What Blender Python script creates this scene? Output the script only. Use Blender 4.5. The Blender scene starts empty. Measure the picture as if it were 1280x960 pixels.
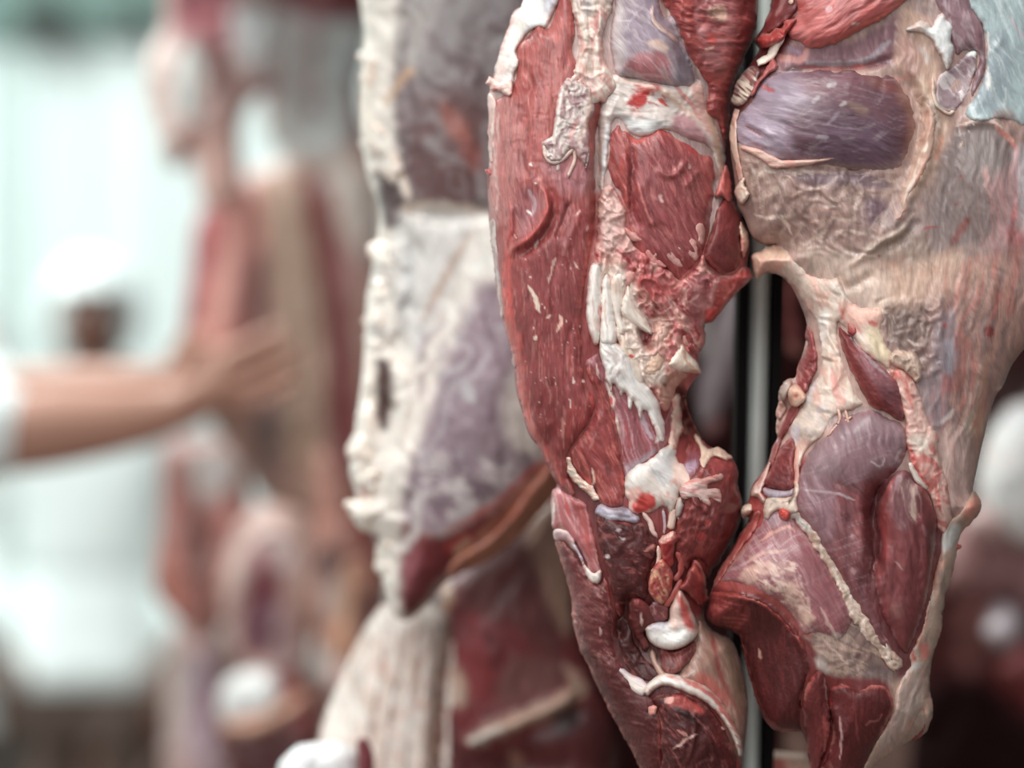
import bpy, bmesh, math, random
import numpy as np

# ---------------------------------------------------------------- camera, world, lights, exposure
scene = bpy.context.scene
col = scene.collection
FPX = 1280 * 85.0 / 36.0          # focal length in pixels of the 1280 px wide frame
CAMZ = 1.35                       # camera height above the floor
FOCUS = 1.511

cam_data = bpy.data.cameras.new('camera')
cam = bpy.data.objects.new('camera', cam_data)
col.objects.link(cam)
cam.location = (0, 0, CAMZ)
cam.rotation_euler = (math.pi / 2, 0, 0)
cam_data.lens = 85.0
cam_data.sensor_width = 36.0
cam_data.clip_start = 0.05
cam_data.dof.use_dof = True
cam_data.dof.focus_distance = FOCUS
cam_data.dof.aperture_fstop = 1.7
scene.camera = cam

world = bpy.data.worlds.new('world')
scene.world = world
world.use_nodes = True
wb = world.node_tree.nodes['Background']
wb.inputs['Color'].default_value = (0.90, 0.96, 1.0, 1)
wb.inputs['Strength'].default_value = 0.48

def area_light(name, loc, rot, size, size_y, power, color=(1, 1, 1)):
    ld = bpy.data.lights.new(name, 'AREA')
    ld.shape = 'RECTANGLE'; ld.size = size; ld.size_y = size_y
    ld.energy = power; ld.color = color
    o = bpy.data.objects.new(name, ld)
    o.location = loc; o.rotation_euler = rot
    col.objects.link(o)
    return o

# daylight from the open shop front, high behind the camera and to its left
area_light('shop_front_daylight', (-1.2, -1.5, 2.9), (math.radians(60), 0, math.radians(-22)), 3.0, 1.8, 64, (1.0, 0.99, 0.98))
# ceiling fittings over the back of the hall
area_light('hall_fitting_light', (-1.6, 4.4, 3.06), (0, 0, 0), 1.6, 1.2, 90, (0.94, 1.0, 0.99))
area_light('rail_fitting_light', (-0.45, 0.72, 2.98), (math.radians(24), 0, math.radians(-14)), 1.5, 0.5, 26, (1.0, 0.995, 0.985))
area_light('aisle_fitting_light', (-1.1, 2.45, 3.06), (0, 0, 0), 0.9, 0.3, 46, (0.96, 1.0, 1.0))

scene.view_settings.view_transform = 'Standard'
scene.view_settings.look = 'None'
scene.view_settings.exposure = 0.0
scene.view_settings.gamma = 1.0
scene.view_settings.use_curve_mapping = False

# ---------------------------------------------------------------- small maths
def s2l(c):
    c = np.asarray(c, dtype=np.float64) / 255.0
    return np.where(c <= 0.04045, c / 12.92, ((c + 0.055) / 1.055) ** 2.4)

_rng = np.random.RandomState(7)
_T = _rng.rand(16, 256, 256)

def vnoise(x, y, seed=0):
    t = _T[seed % 16]
    xi = np.floor(x).astype(np.int64); yi = np.floor(y).astype(np.int64)
    fx = x - xi; fy = y - yi
    fx = fx * fx * fx * (fx * (fx * 6 - 15) + 10); fy = fy * fy * fy * (fy * (fy * 6 - 15) + 10)
    xi = (xi + seed * 37) & 255; yi = (yi + seed * 91) & 255
    x1 = (xi + 1) & 255; y1 = (yi + 1) & 255
    return (t[xi, yi] * (1 - fx) + t[x1, yi] * fx) * (1 - fy) + (t[xi, y1] * (1 - fx) + t[x1, y1] * fx) * fy

def fbm(x, y, octv=3, seed=0):
    s = np.zeros_like(x); a = 0.5; tot = 0
    for k in range(octv):
        s += a * vnoise(x, y, seed + k); tot += a
        x = x * 2.03 + 11.3; y = y * 2.03 + 5.7; a *= 0.5
    return s / tot            # 0..1

def rot2(x, y, ang):
    c, s = math.cos(math.radians(ang)), math.sin(math.radians(ang))
    return x * c + y * s, -x * s + y * c

def catmull(pts, sub=4, closed=True):
    p = np.asarray(pts, dtype=np.float64); n = len(p)
    out = []
    rng_ = range(n) if closed else range(n - 1)
    for i in rng_:
        if closed:
            p0, p1, p2, p3 = p[i - 1], p[i], p[(i + 1) % n], p[(i + 2) % n]
        else:
            p0, p1, p2, p3 = p[max(i - 1, 0)], p[i], p[i + 1], p[min(i + 2, n - 1)]
        for k in range(sub):
            t = k / sub
            out.append(0.5 * (2 * p1 + (p2 - p0) * t + (2 * p0 - 5 * p1 + 4 * p2 - p3) * t * t + (3 * p1 - p0 - 3 * p2 + p3) * t ** 3))
    if not closed: out.append(p[-1])
    return np.array(out)

def seg_dist(x, y, pts, closed, want=False):
    """distance of the points to a polyline; optionally nearest point and position along it"""
    n = len(pts); best = np.full(x.shape, 1e18)
    bx = np.zeros_like(x); by = np.zeros_like(x); bt = np.zeros_like(x)
    m = n if closed else n - 1
    for i in range(m):
        ax, ay = pts[i]; cx, cy = pts[(i + 1) % n]
        dx, dy = cx - ax, cy - ay
        L2 = dx * dx + dy * dy + 1e-12
        t = np.clip(((x - ax) * dx + (y - ay) * dy) / L2, 0, 1)
        qx = ax + t * dx; qy = ay + t * dy
        d = (x - qx) ** 2 + (y - qy) ** 2
        u = d < best
        best = np.where(u, d, best)
        if want:
            bx = np.where(u, qx, bx); by = np.where(u, qy, by)
            bt = np.where(u, (i + t) / m, bt)
    return (np.sqrt(best), bx, by, bt) if want else np.sqrt(best)

def inside(x, y, pts):
    n = len(pts); r = np.zeros(x.shape, bool)
    for i in range(n):
        ax, ay = pts[i]; cx, cy = pts[(i + 1) % n]
        if ay == cy: continue
        k = ((ay > y) != (cy > y))
        r ^= k & (x < (cx - ax) * (y - ay) / (cy - ay) + ax)
    return r

def sd(x, y, pts):
    d = seg_dist(x, y, pts, True)
    return np.where(inside(x, y, pts), d, -d)

def sstep(a, b, v):
    t = np.clip((v - a) / (b - a + 1e-9), 0, 1)
    return t * t * (3 - 2 * t)

# ---------------------------------------------------------------- brush strokes: flesh colour, some shade and highlights painted in, and relief
def P(poly, c, f=3, a=1.0, w=3, ws=14):           # a patch: other tissue, here and there painted shade
    return ('P', np.asarray(poly, float), c, f, a, w, ws)
def L(line, wd, c, a=1.0, f=None, w=2):           # a strand or streak
    return ('L', np.asarray(line, float), wd, c, a, f, w)
def K(ang, ls, wsz, thr, c, a=1.0, poly=None, seed=3, soft=0.08):   # flecks and fibres along a direction
    return ('K', ang, ls, wsz, thr, c, a, poly, seed, soft)
def R(line, wd, amp, taper=True):                 # raised fold (or groove, amp < 0)
    return ('R', np.asarray(line, float), wd, amp, taper)
def S(line, wd, amp, reach=20):                   # one-sided ledge: left-hand side of the line is raised
    return ('S', np.asarray(line, float), wd, amp, reach)
def G(cx, cy, rx, ry, ang, amp):                  # a soft swelling or hollow
    return ('G', cx, cy, rx, ry, ang, amp)
def N(ang, ls, wsz, amp, seed=5, octv=3):         # directional lumpiness
    return ('N', ang, ls, wsz, amp, seed, octv)
def C(poly, sc, amp, seed=8):                     # crumpled torn tissue
    return ('C', poly, sc, amp, seed)

def box_mask(x, y, pts, m):
    return (x > pts[:, 0].min() - m) & (x < pts[:, 0].max() + m) & (y > pts[:, 1].min() - m) & (y < pts[:, 1].max() + m)

def apply_height(h, x, y, ops):
    for o in ops:
        t = o[0]
        if t == 'R':
            ln = catmull(o[1], 3, False); k = box_mask(x, y, ln, o[2] * 3)
            if not k.any(): continue
            xx = x[k] + (vnoise(x[k] / 9, y[k] / 9, 2) - .5) * o[2] * .5; yy = y[k]
            d, _, _, tt = seg_dist(xx, yy, ln, False, True)
            tp = np.clip(np.minimum(tt, 1 - tt) * 6, 0.12, 1) if o[4] else 1.0
            h[k] += o[3] * np.exp(-(d / o[2]) ** 2) * tp
        elif t == 'S':
            ln = catmull(o[1], 3, False); k = box_mask(x, y, ln, o[4] * 1.5)
            if not k.any(): continue
            d, qx, qy, tt = seg_dist(x[k], y[k], ln, False, True)
            i = np.clip((tt * (len(ln) - 1)).astype(int), 0, len(ln) - 2)
            tg = ln[i + 1] - ln[i]
            side = np.sign(tg[:, 0] * (y[k] - qy) - tg[:, 1] * (x[k] - qx))     # >0: right-hand in image space
            s = -side * d
            tp = np.clip(np.minimum(tt, 1 - tt) * 6, 0.0, 1)
            h[k] += o[3] * sstep(-o[2], o[2], s) * np.exp(-(np.maximum(s, 0) / o[4]) ** 2) * tp
        elif t == 'G':
            u, v = rot2(x - o[1], y - o[2], o[5])
            h += o[6] * np.exp(-(u / o[3]) ** 2 - (v / o[4]) ** 2)
        elif t == 'N':
            u, v = rot2(x, y, o[1])
            wv = (fbm(x / 40, y / 40, 2, 1) - .5) * o[3] * 3
            h += o[4] * (fbm(u / o[2] + 50, (v + wv) / o[3] + 50, o[6], o[5]) - .5) * 2
        elif t == 'C':
            pl = np.asarray(o[1], float) if o[1] is not None else None
            if pl is not None:
                k = box_mask(x, y, pl, 4)
                if not k.any(): continue
                m = sstep(-2, 8, sd(x[k], y[k], pl))
            else:
                k = np.ones(x.shape, bool); m = 1.0
            xx, yy = x[k], y[k]
            wx = (fbm(xx / o[2] / 1.7, yy / o[2] / 1.7, 2, o[4] + 3) - .5) * 3.0
            wy = (fbm(xx / o[2] / 1.7 + 40, yy / o[2] / 1.7, 2, o[4] + 5) - .5) * 3.0
            r = 1 - 2 * np.abs(fbm(xx / o[2] + wx, yy / o[2] * .7 + wy, 2, o[4]) - .5) * 2
            h[k] += o[3] * np.clip(r, -1, 1) * m
    return h

def apply_paint(c, x, y, ops):
    for o in ops:
        t = o[0]
        if t == 'P':
            pl = catmull(o[1], 3, True); mg = o[3] + o[5] * 2 + 2
            k = box_mask(x, y, pl, mg)
            if not k.any(): continue
            xx = x[k] + (fbm(x[k] / o[6], y[k] / o[6], 3, 4) - .5) * 2 * o[5]
            yy = y[k] + (fbm(x[k] / o[6] + 30, y[k] / o[6], 3, 9) - .5) * 2 * o[5]
            m = sstep(-o[3], o[3], sd(xx, yy, pl)) * o[4]
            cc = s2l(o[2])
        elif t == 'L':
            ln = catmull(o[1], 3, False); wd = o[2]; f = o[5] if o[5] is not None else max(1.2, wd * .45)
            k = box_mask(x, y, ln, wd + f + o[6] * 2)
            if not k.any(): continue
            xx = x[k] + (fbm(x[k] / 10, y[k] / 10, 2, 6) - .5) * 2 * o[6]
            yy = y[k] + (fbm(x[k] / 10 + 30, y[k] / 10, 2, 2) - .5) * 2 * o[6]
            d, _, _, tt = seg_dist(xx, yy, ln, False, True)
            wl = wd * (0.35 + 0.65 * np.clip(np.minimum(tt, 1 - tt) * 5, 0, 1)) * (.7 + .6 * vnoise(xx / 7, yy / 7, 3))
            m = (1 - sstep(wl * .5 - f * .5, wl * .5 + f * .5, d)) * o[4]
            cc = s2l(o[3])
        elif t == 'K':
            pl = o[7]
            if pl is not None:
                pl = np.asarray(pl, float); k = box_mask(x, y, pl, 6)
                if not k.any(): continue
            else:
                k = np.ones(x.shape, bool)
            xx, yy = x[k], y[k]
            u, v = rot2(xx, yy, o[1])
            wv = (fbm(xx / 45, yy / 45, 2, 12) - .5) * o[3] * 6
            n = fbm(u / o[2] + 70, (v + wv) / o[3] + 70, 3, o[8])
            m = sstep(o[4] - o[9], o[4] + o[9], n) * o[6]
            if pl is not None: m = m * sstep(-5, 6, sd(xx, yy, pl))
            cc = s2l(o[5])
        else:
            continue
        c[k] += (cc[None, :] - c[k]) * m[:, None]
    return c

# ---------------------------------------------------------------- materials
def flesh_mat(name, rough, spec, sss, bump, var, su, sv, coat=0.0):
    m = bpy.data.materials.new(name); m.use_nodes = True
    nt = m.node_tree; b = nt.nodes['Principled BSDF']
    at = nt.nodes.new('ShaderNodeAttribute'); at.attribute_name = 'Col'
    fb = nt.nodes.new('ShaderNodeAttribute'); fb.attribute_name = 'fib'
    mp = nt.nodes.new('ShaderNodeVectorMath'); mp.operation = 'MULTIPLY'
    mp.inputs[1].default_value = (su, sv, 1)
    nt.links.new(fb.outputs['Vector'], mp.inputs[0])
    n1 = nt.nodes.new('ShaderNodeTexNoise'); n1.inputs['Scale'].default_value = 1.0
    n1.inputs['Detail'].default_value = 4.0; n1.inputs['Roughness'].default_value = 0.62
    nt.links.new(mp.outputs[0], n1.inputs['Vector'])
    n2 = nt.nodes.new('ShaderNodeTexNoise'); n2.inputs['Scale'].default_value = 0.045
    n2.inputs['Detail'].default_value = 5.0
    nt.links.new(fb.outputs['Vector'], n2.inputs['Vector'])
    r1 = nt.nodes.new('ShaderNodeMapRange')
    r1.inputs['From Min'].default_value = .28; r1.inputs['From Max'].default_value = .72
    r1.inputs['To Min'].default_value = 1 - var; r1.inputs['To Max'].default_value = 1 + var
    nt.links.new(n1.outputs['Fac'], r1.inputs['Value'])
    r2 = nt.nodes.new('ShaderNodeMapRange')
    r2.inputs['From Min'].default_value = .3; r2.inputs['From Max'].default_value = .7
    r2.inputs['To Min'].default_value = 1 - var * .8; r2.inputs['To Max'].default_value = 1 + var * .8
    nt.links.new(n2.outputs['Fac'], r2.inputs['Value'])
    mp3 = nt.nodes.new('ShaderNodeVectorMath'); mp3.operation = 'MULTIPLY'
    mp3.inputs[1].default_value = (su * .45, sv * .36, 1)
    nt.links.new(fb.outputs['Vector'], mp3.inputs[0])
    n3 = nt.nodes.new('ShaderNodeTexNoise'); n3.inputs['Scale'].default_value = 1.0
    n3.inputs['Detail'].default_value = 3.0; n3.inputs['Distortion'].default_value = .5
    nt.links.new(mp3.outputs[0], n3.inputs['Vector'])
    r3 = nt.nodes.new('ShaderNodeMapRange')
    r3.inputs['From Min'].default_value = .3; r3.inputs['From Max'].default_value = .7
    r3.inputs['To Min'].default_value = 1 - var; r3.inputs['To Max'].default_value = 1 + var
    nt.links.new(n3.outputs['Fac'], r3.inputs['Value'])
    mq = nt.nodes.new('ShaderNodeMath'); mq.operation = 'MULTIPLY'
    nt.links.new(r1.outputs[0], mq.inputs[0]); nt.links.new(r3.outputs[0], mq.inputs[1])
    mu = nt.nodes.new('ShaderNodeMath'); mu.operation = 'MULTIPLY'
    nt.links.new(mq.outputs[0], mu.inputs[0]); nt.links.new(r2.outputs[0], mu.inputs[1])
    vm = nt.nodes.new('ShaderNodeVectorMath'); vm.operation = 'SCALE'
    nt.links.new(at.outputs['Color'], vm.inputs[0]); nt.links.new(mu.outputs[0], vm.inputs['Scale'])
    nt.links.new(vm.outputs[0], b.inputs['Base Color'])
    rr = nt.nodes.new('ShaderNodeMapRange')
    rr.inputs['To Min'].default_value = rough - .16; rr.inputs['To Max'].default_value = rough + .14
    nt.links.new(n2.outputs['Fac'], rr.inputs['Value'])
    nt.links.new(rr.outputs[0], b.inputs['Roughness'])
    b.inputs['Specular IOR Level'].default_value = spec
    if sss > 0:
        b.inputs['Subsurface Weight'].default_value = sss
        b.inputs['Subsurface Radius'].default_value = (1.0, .35, .25)
        b.inputs['Subsurface Scale'].default_value = 0.004
    if coat:
        b.inputs['Coat Weight'].default_value = coat
        b.inputs['Coat Roughness'].default_value = .22
    bp = nt.nodes.new('ShaderNodeBump'); bp.inputs['Strength'].default_value = bump
    bp.inputs['Distance'].default_value = 0.0009
    ad = nt.nodes.new('ShaderNodeMath'); ad.operation = 'ADD'
    a3 = nt.nodes.new('ShaderNodeMath'); a3.operation = 'MULTIPLY_ADD'; a3.inputs[1].default_value = 1.3
    nt.links.new(n3.outputs['Fac'], a3.inputs[0]); nt.links.new(n2.outputs['Fac'], a3.inputs[2])
    nt.links.new(n1.outputs['Fac'], ad.inputs[0]); nt.links.new(a3.outputs[0], ad.inputs[1])
    nt.links.new(ad.outputs[0], bp.inputs['Height'])
    nt.links.new(bp.outputs[0], b.inputs['Normal'])
    return m

MUSCLE = flesh_mat('muscle', .42, .48, .12, .42, .17, .06, .55, .18)
CUT = flesh_mat('cut_muscle', .48, .38, .10, .50, .17, .20, .45, .10)
FAT = flesh_mat('fat', .42, .45, .22, .45, .09, .14, .30, .15)
SKINM = flesh_mat('silverskin', .38, .50, .10, .34, .12, .06, .42, .2)
DULL = flesh_mat('dull_dark_flesh', .7, .08, 0, .3, .15, .05, .3)
TENDON = flesh_mat('tendon', .36, .5, .18, .35, .08, .05, .40, .2)

def plain_mat(name, c, rough=.5, metal=0.0, var=.06, scale=18, spec=.4, bump=0.0):
    m = bpy.data.materials.new(name); m.use_nodes = True
    nt = m.node_tree; b = nt.nodes['Principled BSDF']
    tc = nt.nodes.new('ShaderNodeTexCoord')
    n = nt.nodes.new('ShaderNodeTexNoise'); n.inputs['Scale'].default_value = scale; n.inputs['Detail'].default_value = 4
    nt.links.new(tc.outputs['Object'], n.inputs['Vector'])
    cr = nt.nodes.new('ShaderNodeValToRGB')
    lc = s2l(c)
    cr.color_ramp.elements[0].position = .3; cr.color_ramp.elements[1].position = .7
    cr.color_ramp.elements[0].color = (*(lc * (1 - var)), 1); cr.color_ramp.elements[1].color = (*np.minimum(lc * (1 + var), 1), 1)
    nt.links.new(n.outputs['Fac'], cr.inputs['Fac']); nt.links.new(cr.outputs['Color'], b.inputs['Base Color'])
    b.inputs['Roughness'].default_value = rough; b.inputs['Metallic'].default_value = metal
    b.inputs['Specular IOR Level'].default_value = spec
    if bump:
        bp = nt.nodes.new('ShaderNodeBump'); bp.inputs['Strength'].default_value = bump; bp.inputs['Distance'].default_value = .004
        nt.links.new(n.outputs['Fac'], bp.inputs['Height']); nt.links.new(bp.outputs[0], b.inputs['Normal'])
    return m

# ---------------------------------------------------------------- objects
def at(px, py, d):
    return np.array([(px - 640) * d / FPX, d, CAMZ - (py - 480) * d / FPX])

def tag(o, label=None, cat=None, group=None, kind=None):
    if label: o['label'] = label
    if cat: o['category'] = cat
    if group: o['group'] = group
    if kind: o['kind'] = kind
    return o

def thing(name, label, cat, loc=(0, 0, 0), group=None):
    o = bpy.data.objects.new(name, None); col.objects.link(o)
    o.location = loc; o.empty_display_size = .05
    return tag(o, label, cat, group)

def link_mesh(name, me, parent=None):
    o = bpy.data.objects.new(name, me); col.objects.link(o)
    if parent is not None:
        o.parent = parent
        o.matrix_parent_inverse = parent.matrix_basis.inverted()
    return o

class Piece:
    """one hanging cut: a main form (outline in the frame's pixels at its own distance d0) that its parts lie on"""
    def __init__(self, name, label, cat, outline, d0, B, Rr, back, sculpt=(), group=None, base_px=None, pw=.6):
        self.d0 = d0; self.k = d0 / FPX; self.B = B; self.R = Rr; self.back = back; self.pw = pw
        self.out = catmull(outline, 3, True); self.sc = list(sculpt)
        b = base_px or (self.out[:, 0].mean(), self.out[:, 1].max())
        self.root = thing(name, label, cat, tuple(at(b[0], b[1], d0)), group)
        x0, y0 = self.out.min(0) - 12; x1, y1 = self.out.max(0) + 12
        self.gs = 4.0
        nx = int((x1 - x0) / self.gs) + 2; ny = int((y1 - y0) / self.gs) + 2
        self.x0, self.y0 = x0, y0
        X, Y = np.meshgrid(x0 + np.arange(nx) * self.gs, y0 + np.arange(ny) * self.gs, indexing='ij')
        d = sd(X.ravel(), Y.ravel(), self.out)
        h = self.prof(np.maximum(d, 0) / self.R) * self.B
        self.D = d.reshape(nx, ny)
        h = apply_height(h, X.ravel(), Y.ravel(), self.sc)
        self.Hm = h.reshape(nx, ny)
    def prof(self, t):
        t = np.clip(t, 0, 1)
        return (1 - (1 - t) ** 2) ** self.pw
    def H(self, x, y):
        gx = np.clip((x - self.x0) / self.gs, 0, self.Hm.shape[0] - 1.001); gy = np.clip((y - self.y0) / self.gs, 0, self.Hm.shape[1] - 1.001)
        i = gx.astype(int); j = gy.astype(int); fx = gx - i; fy = gy - j
        M = self.Hm
        return (M[i, j] * (1 - fx) + M[i + 1, j] * fx) * (1 - fy) + (M[i, j + 1] * (1 - fx) + M[i + 1, j + 1] * fx) * fy
    def part(self, name, outline, base, B=10, Rr=12, off=-3, back=14, step=2.0, ops=(), mat=None, fib=90, jag=1.5, jags=11, main=False, lift=None, pw=.5, sub=3, follow=1.0, label=None, parent=None, rim=None):
        pts = self.out.copy() if main else catmull(outline, sub, True)
        # densify and roughen the edge
        q = []
        for i in range(len(pts)):
            a, b_ = pts[i], pts[(i + 1) % len(pts)]
            n = max(1, int(np.hypot(*(b_ - a)) / 3.0))
            for s_ in range(n): q.append(a + (b_ - a) * s_ / n)
        pts = np.array(q)
        if jag and not main:
            tg = np.roll(pts, -1, 0) - np.roll(pts, 1, 0)
            nm = np.stack([tg[:, 1], -tg[:, 0]], 1) / (np.hypot(tg[:, 0], tg[:, 1])[:, None] + 1e-9)
            pts = pts + nm * ((fbm(pts[:, 0] / jags, pts[:, 1] / jags, 3, 10) - .5) * 2.8 * jag + (vnoise(pts[:, 0] / 3.1, pts[:, 1] / 3.1, 6) - .5) * 1.1 * min(jag, 1.6))[:, None]
        x0, y0 = pts.min(0) - step; x1, y1 = pts.max(0) + step
        nx = int((x1 - x0) / step) + 2; ny = int((y1 - y0) / step) + 2
        CX, CY = np.meshgrid(x0 + (np.arange(nx - 1) + .5) * step, y0 + (np.arange(ny - 1) + .5) * step, indexing='ij')
        keep = inside(CX.ravel(), CY.ravel(), pts).reshape(nx - 1, ny - 1)
        if not keep.any(): return None
        cnt = np.zeros((nx, ny), int)
        for di in (0, 1):
            for dj in (0, 1):
                cnt[di:di + nx - 1, dj:dj + ny - 1] += keep
        used = cnt > 0
        idx = -np.ones((nx, ny), int); idx[used] = np.arange(used.sum())
        ii, jj = np.nonzero(used)
        x = x0 + ii * step; y = y0 + jj * step
        bnd = cnt[used] < 4
        d, qx, qy, _ = seg_dist(x, y, pts, True, True)
        x = np.where(bnd, qx, x); y = np.where(bnd, qy, y); d = np.where(bnd, 0, d)
        base_h = self.H(x, y) * follow if not main else np.zeros_like(x)
        t = np.clip(d / Rr, 0, 1)
        pr = (1 - (1 - t) ** 2) ** pw
        if main:
            hf = self.H(x, y).copy(); hf = np.where(bnd, 0, hf)
            hf = apply_height(hf, x, y, [o for o in ops if o[0] in 'RSGNC'])
            hb = -self.back * self.prof(d / self.R)
        else:
            hf = base_h + off + B * pr
            if lift is not None: hf = hf + lift(x, y)
            e = np.where(bnd, 0, 1)
            rel = apply_height(np.zeros_like(x), x, y, [o for o in ops if o[0] in 'RSGNC'])
            hf = hf + rel * np.clip(d / 3.0, .25, 1)
            hb = base_h + off - back * pr + (lift(x, y) if lift is not None else 0)
        n = len(x)
        def place(h):
            dep = self.d0 - h * self.k
            return np.stack([(x - 640) * dep / FPX, dep, CAMZ - (y - 480) * dep / FPX], 1)
        Vf = place(hf); Vb = place(hb)
        bi = -np.ones(n, int); inn = ~bnd; bi[inn] = n + np.arange(inn.sum()); bi[bnd] = np.nonzero(bnd)[0]
        V = np.concatenate([Vf, Vb[inn]])
        ki, kj = np.nonzero(keep)
        a = idx[ki, kj]; b_ = idx[ki, kj + 1]; c_ = idx[ki + 1, kj + 1]; e_ = idx[ki + 1, kj]
        # image y points down, camera looks along +y: this order faces the camera
        F1 = np.stack([a, b_, c_, e_], 1)
        F2 = np.stack([bi[a], bi[e_], bi[c_], bi[b_]], 1)
        dg = (bnd[a] & bnd[b_] & bnd[c_] & bnd[e_])
        F2 = F2[~dg]
        Fc = np.concatenate([F1, F2])
        me = bpy.data.meshes.new(name)
        me.vertices.add(len(V)); me.vertices.foreach_set('co', V.astype(np.float32).ravel())
        me.loops.add(len(Fc) * 4); me.loops.foreach_set('vertex_index', Fc.astype(np.int32).ravel())
        me.polygons.add(len(Fc)); me.polygons.foreach_set('loop_start', (np.arange(len(Fc)) * 4).astype(np.int32))
        me.polygons.foreach_set('use_smooth', np.ones(len(Fc), bool))
        # tissue colours, with the painted shade and highlights
        cc = np.tile(s2l(base)[None, :], (n, 1))
        cc = apply_paint(cc, x, y, [o for o in ops if o[0] in 'PLK'])
        mt = mat or MUSCLE
        if not main:        # connective tissue frays over the border of each piece
            rc = s2l(rim if rim is not None else ((196,124,114) if mt in (MUSCLE, CUT) else (176,134,134) if mt is SKINM else (212,164,150)))
            wob = fbm(x / 7, y / 7, 3, 13); em = (1 - sstep(.5, 1.5 + 6.5 * wob, d)) * sstep(.38, .62, fbm(x / 11 + 9, y / 11, 2, 5)) * .6
            cc = cc + (rc[None, :] - cc) * em[:, None]
        # fine natural mottling of the flesh
        mo = 1 + .16 * (fbm(x / 5, y / 5, 2, 15) - .5) + .20 * (fbm(x / 26, y / 26, 3, 7) - .5)
        cc = cc * mo[:, None]
        lum = cc @ np.array([.25, .6, .15]); cc = (cc * .87 + lum[:, None] * .13) * np.array([1.02, .99, .975])[None, :]
        cc = np.clip(cc, 0.002, .93)
        full = np.concatenate([cc, cc[inn]]); full = np.concatenate([full, np.ones((len(full), 1))], 1)
        A = me.attributes.new('Col', 'FLOAT_COLOR', 'POINT'); A.data.foreach_set('color', full.astype(np.float32).ravel())
        wv = (fbm(x / 60, y / 60, 2, 14) - .5) * 26
        u, v = rot2(x, y, fib); v = v + wv
        fv = np.stack([u, v, np.full(n, hash_name(name))], 1); fv = np.concatenate([fv, fv[inn]])
        A2 = me.attributes.new('fib', 'FLOAT_VECTOR', 'POINT'); A2.data.foreach_set('vector', fv.astype(np.float32).ravel())
        me.update(calc_edges=True); me.validate()
        me.materials.append(mat or MUSCLE)
        o = link_mesh(name, me, parent or self.root)
        if parent is not None:
            o.parent = parent; o.matrix_parent_inverse = (self.root.matrix_basis).inverted()
        if label: o['label'] = label
        return o
    def strand(self, name, line, wd, base, B=None, off=-1, ops=(), mat=None, step=1.5, lift=None, label=None, jag=.7, ends=(.25, .25)):
        """a band of tissue along a line; wd a number or one width for each point"""
        ln = catmull(line, 4, False)
        if np.isscalar(wd): w = np.full(len(ln), float(wd))
        else:
            w = np.interp(np.linspace(0, 1, len(ln)), np.linspace(0, 1, len(wd)), wd)
        s_ = np.linspace(0, 1, len(ln))
        if np.isscalar(wd): w = w * np.clip(np.minimum(ends[0] + s_ * 5, ends[1] + (1 - s_) * 5), 0, 1)
        tg = np.gradient(ln, axis=0); nm = np.stack([-tg[:, 1], tg[:, 0]], 1) / (np.hypot(tg[:, 0], tg[:, 1])[:, None] + 1e-9)
        poly = np.concatenate([ln + nm * w[:, None] / 2, (ln - nm * w[:, None] / 2)[::-1]])
        mw = float(np.mean(w)); ang = math.degrees(math.atan2(ln[-1][1] - ln[0][1], ln[-1][0] - ln[0][0]))
        return self.part(name, poly, base, B=B if B is not None else mw * .42, Rr=mw * .55, off=off, back=mw * .4 + 2, step=step, ops=ops, mat=mat or FAT, fib=ang, jag=jag, jags=7, lift=lift, sub=1, label=label)

def grow(pl, f):
    p = np.asarray(pl, float); c = p.mean(0)
    return c + (p - c) * f

def hash_name(s):
    return (sum(ord(ch) * (i + 3) for i, ch in enumerate(s)) % 97) * 1.37
# ================================================================ the hall
def box_mesh(name, parts, mat, bev=0.0):
    bm = bmesh.new()
    for (x0, x1, y0, y1, z0, z1) in parts:
        r = bmesh.ops.create_cube(bm, size=1.0)
        for v in r['verts']:
            v.co = ((x0 + x1) / 2 + v.co.x * (x1 - x0), (y0 + y1) / 2 + v.co.y * (y1 - y0), (z0 + z1) / 2 + v.co.z * (z1 - z0))
    if bev: bmesh.ops.bevel(bm, geom=bm.edges[:], offset=bev, segments=2, affect='EDGES', profile=.6)
    me = bpy.data.meshes.new(name); bm.to_mesh(me); bm.free()
    me.materials.append(mat)
    return me

def tube_mesh(name, path, rad, mat, seg=20, caps=True):
    bm = bmesh.new(); rings = []
    from mathutils import Vector
    pts = [Vector(p) for p in path]
    rads = [rad] * len(pts) if np.isscalar(rad) else rad
    ref = Vector((0.31, 0.87, 0.13)).normalized()
    for i, p in enumerate(pts):
        t = (pts[min(i + 1, len(pts) - 1)] - pts[max(i - 1, 0)]).normalized()
        a = t.cross(ref).normalized(); b = t.cross(a).normalized()
        rings.append([bm.verts.new(p + (a * math.cos(2 * math.pi * k / seg) + b * math.sin(2 * math.pi * k / seg)) * rads[i]) for k in range(seg)])
    for r0, r1 in zip(rings, rings[1:]):
        for k in range(seg): bm.faces.new((r0[k], r0[(k + 1) % seg], r1[(k + 1) % seg], r1[k]))
    if caps: bm.faces.new(rings[0][::-1]); bm.faces.new(rings[-1])
    bmesh.ops.recalc_face_normals(bm, faces=bm.faces[:])
    me = bpy.data.meshes.new(name); bm.to_mesh(me); bm.free()
    for p in me.polygons: p.use_smooth = True
    me.materials.append(mat)
    return me

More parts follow.
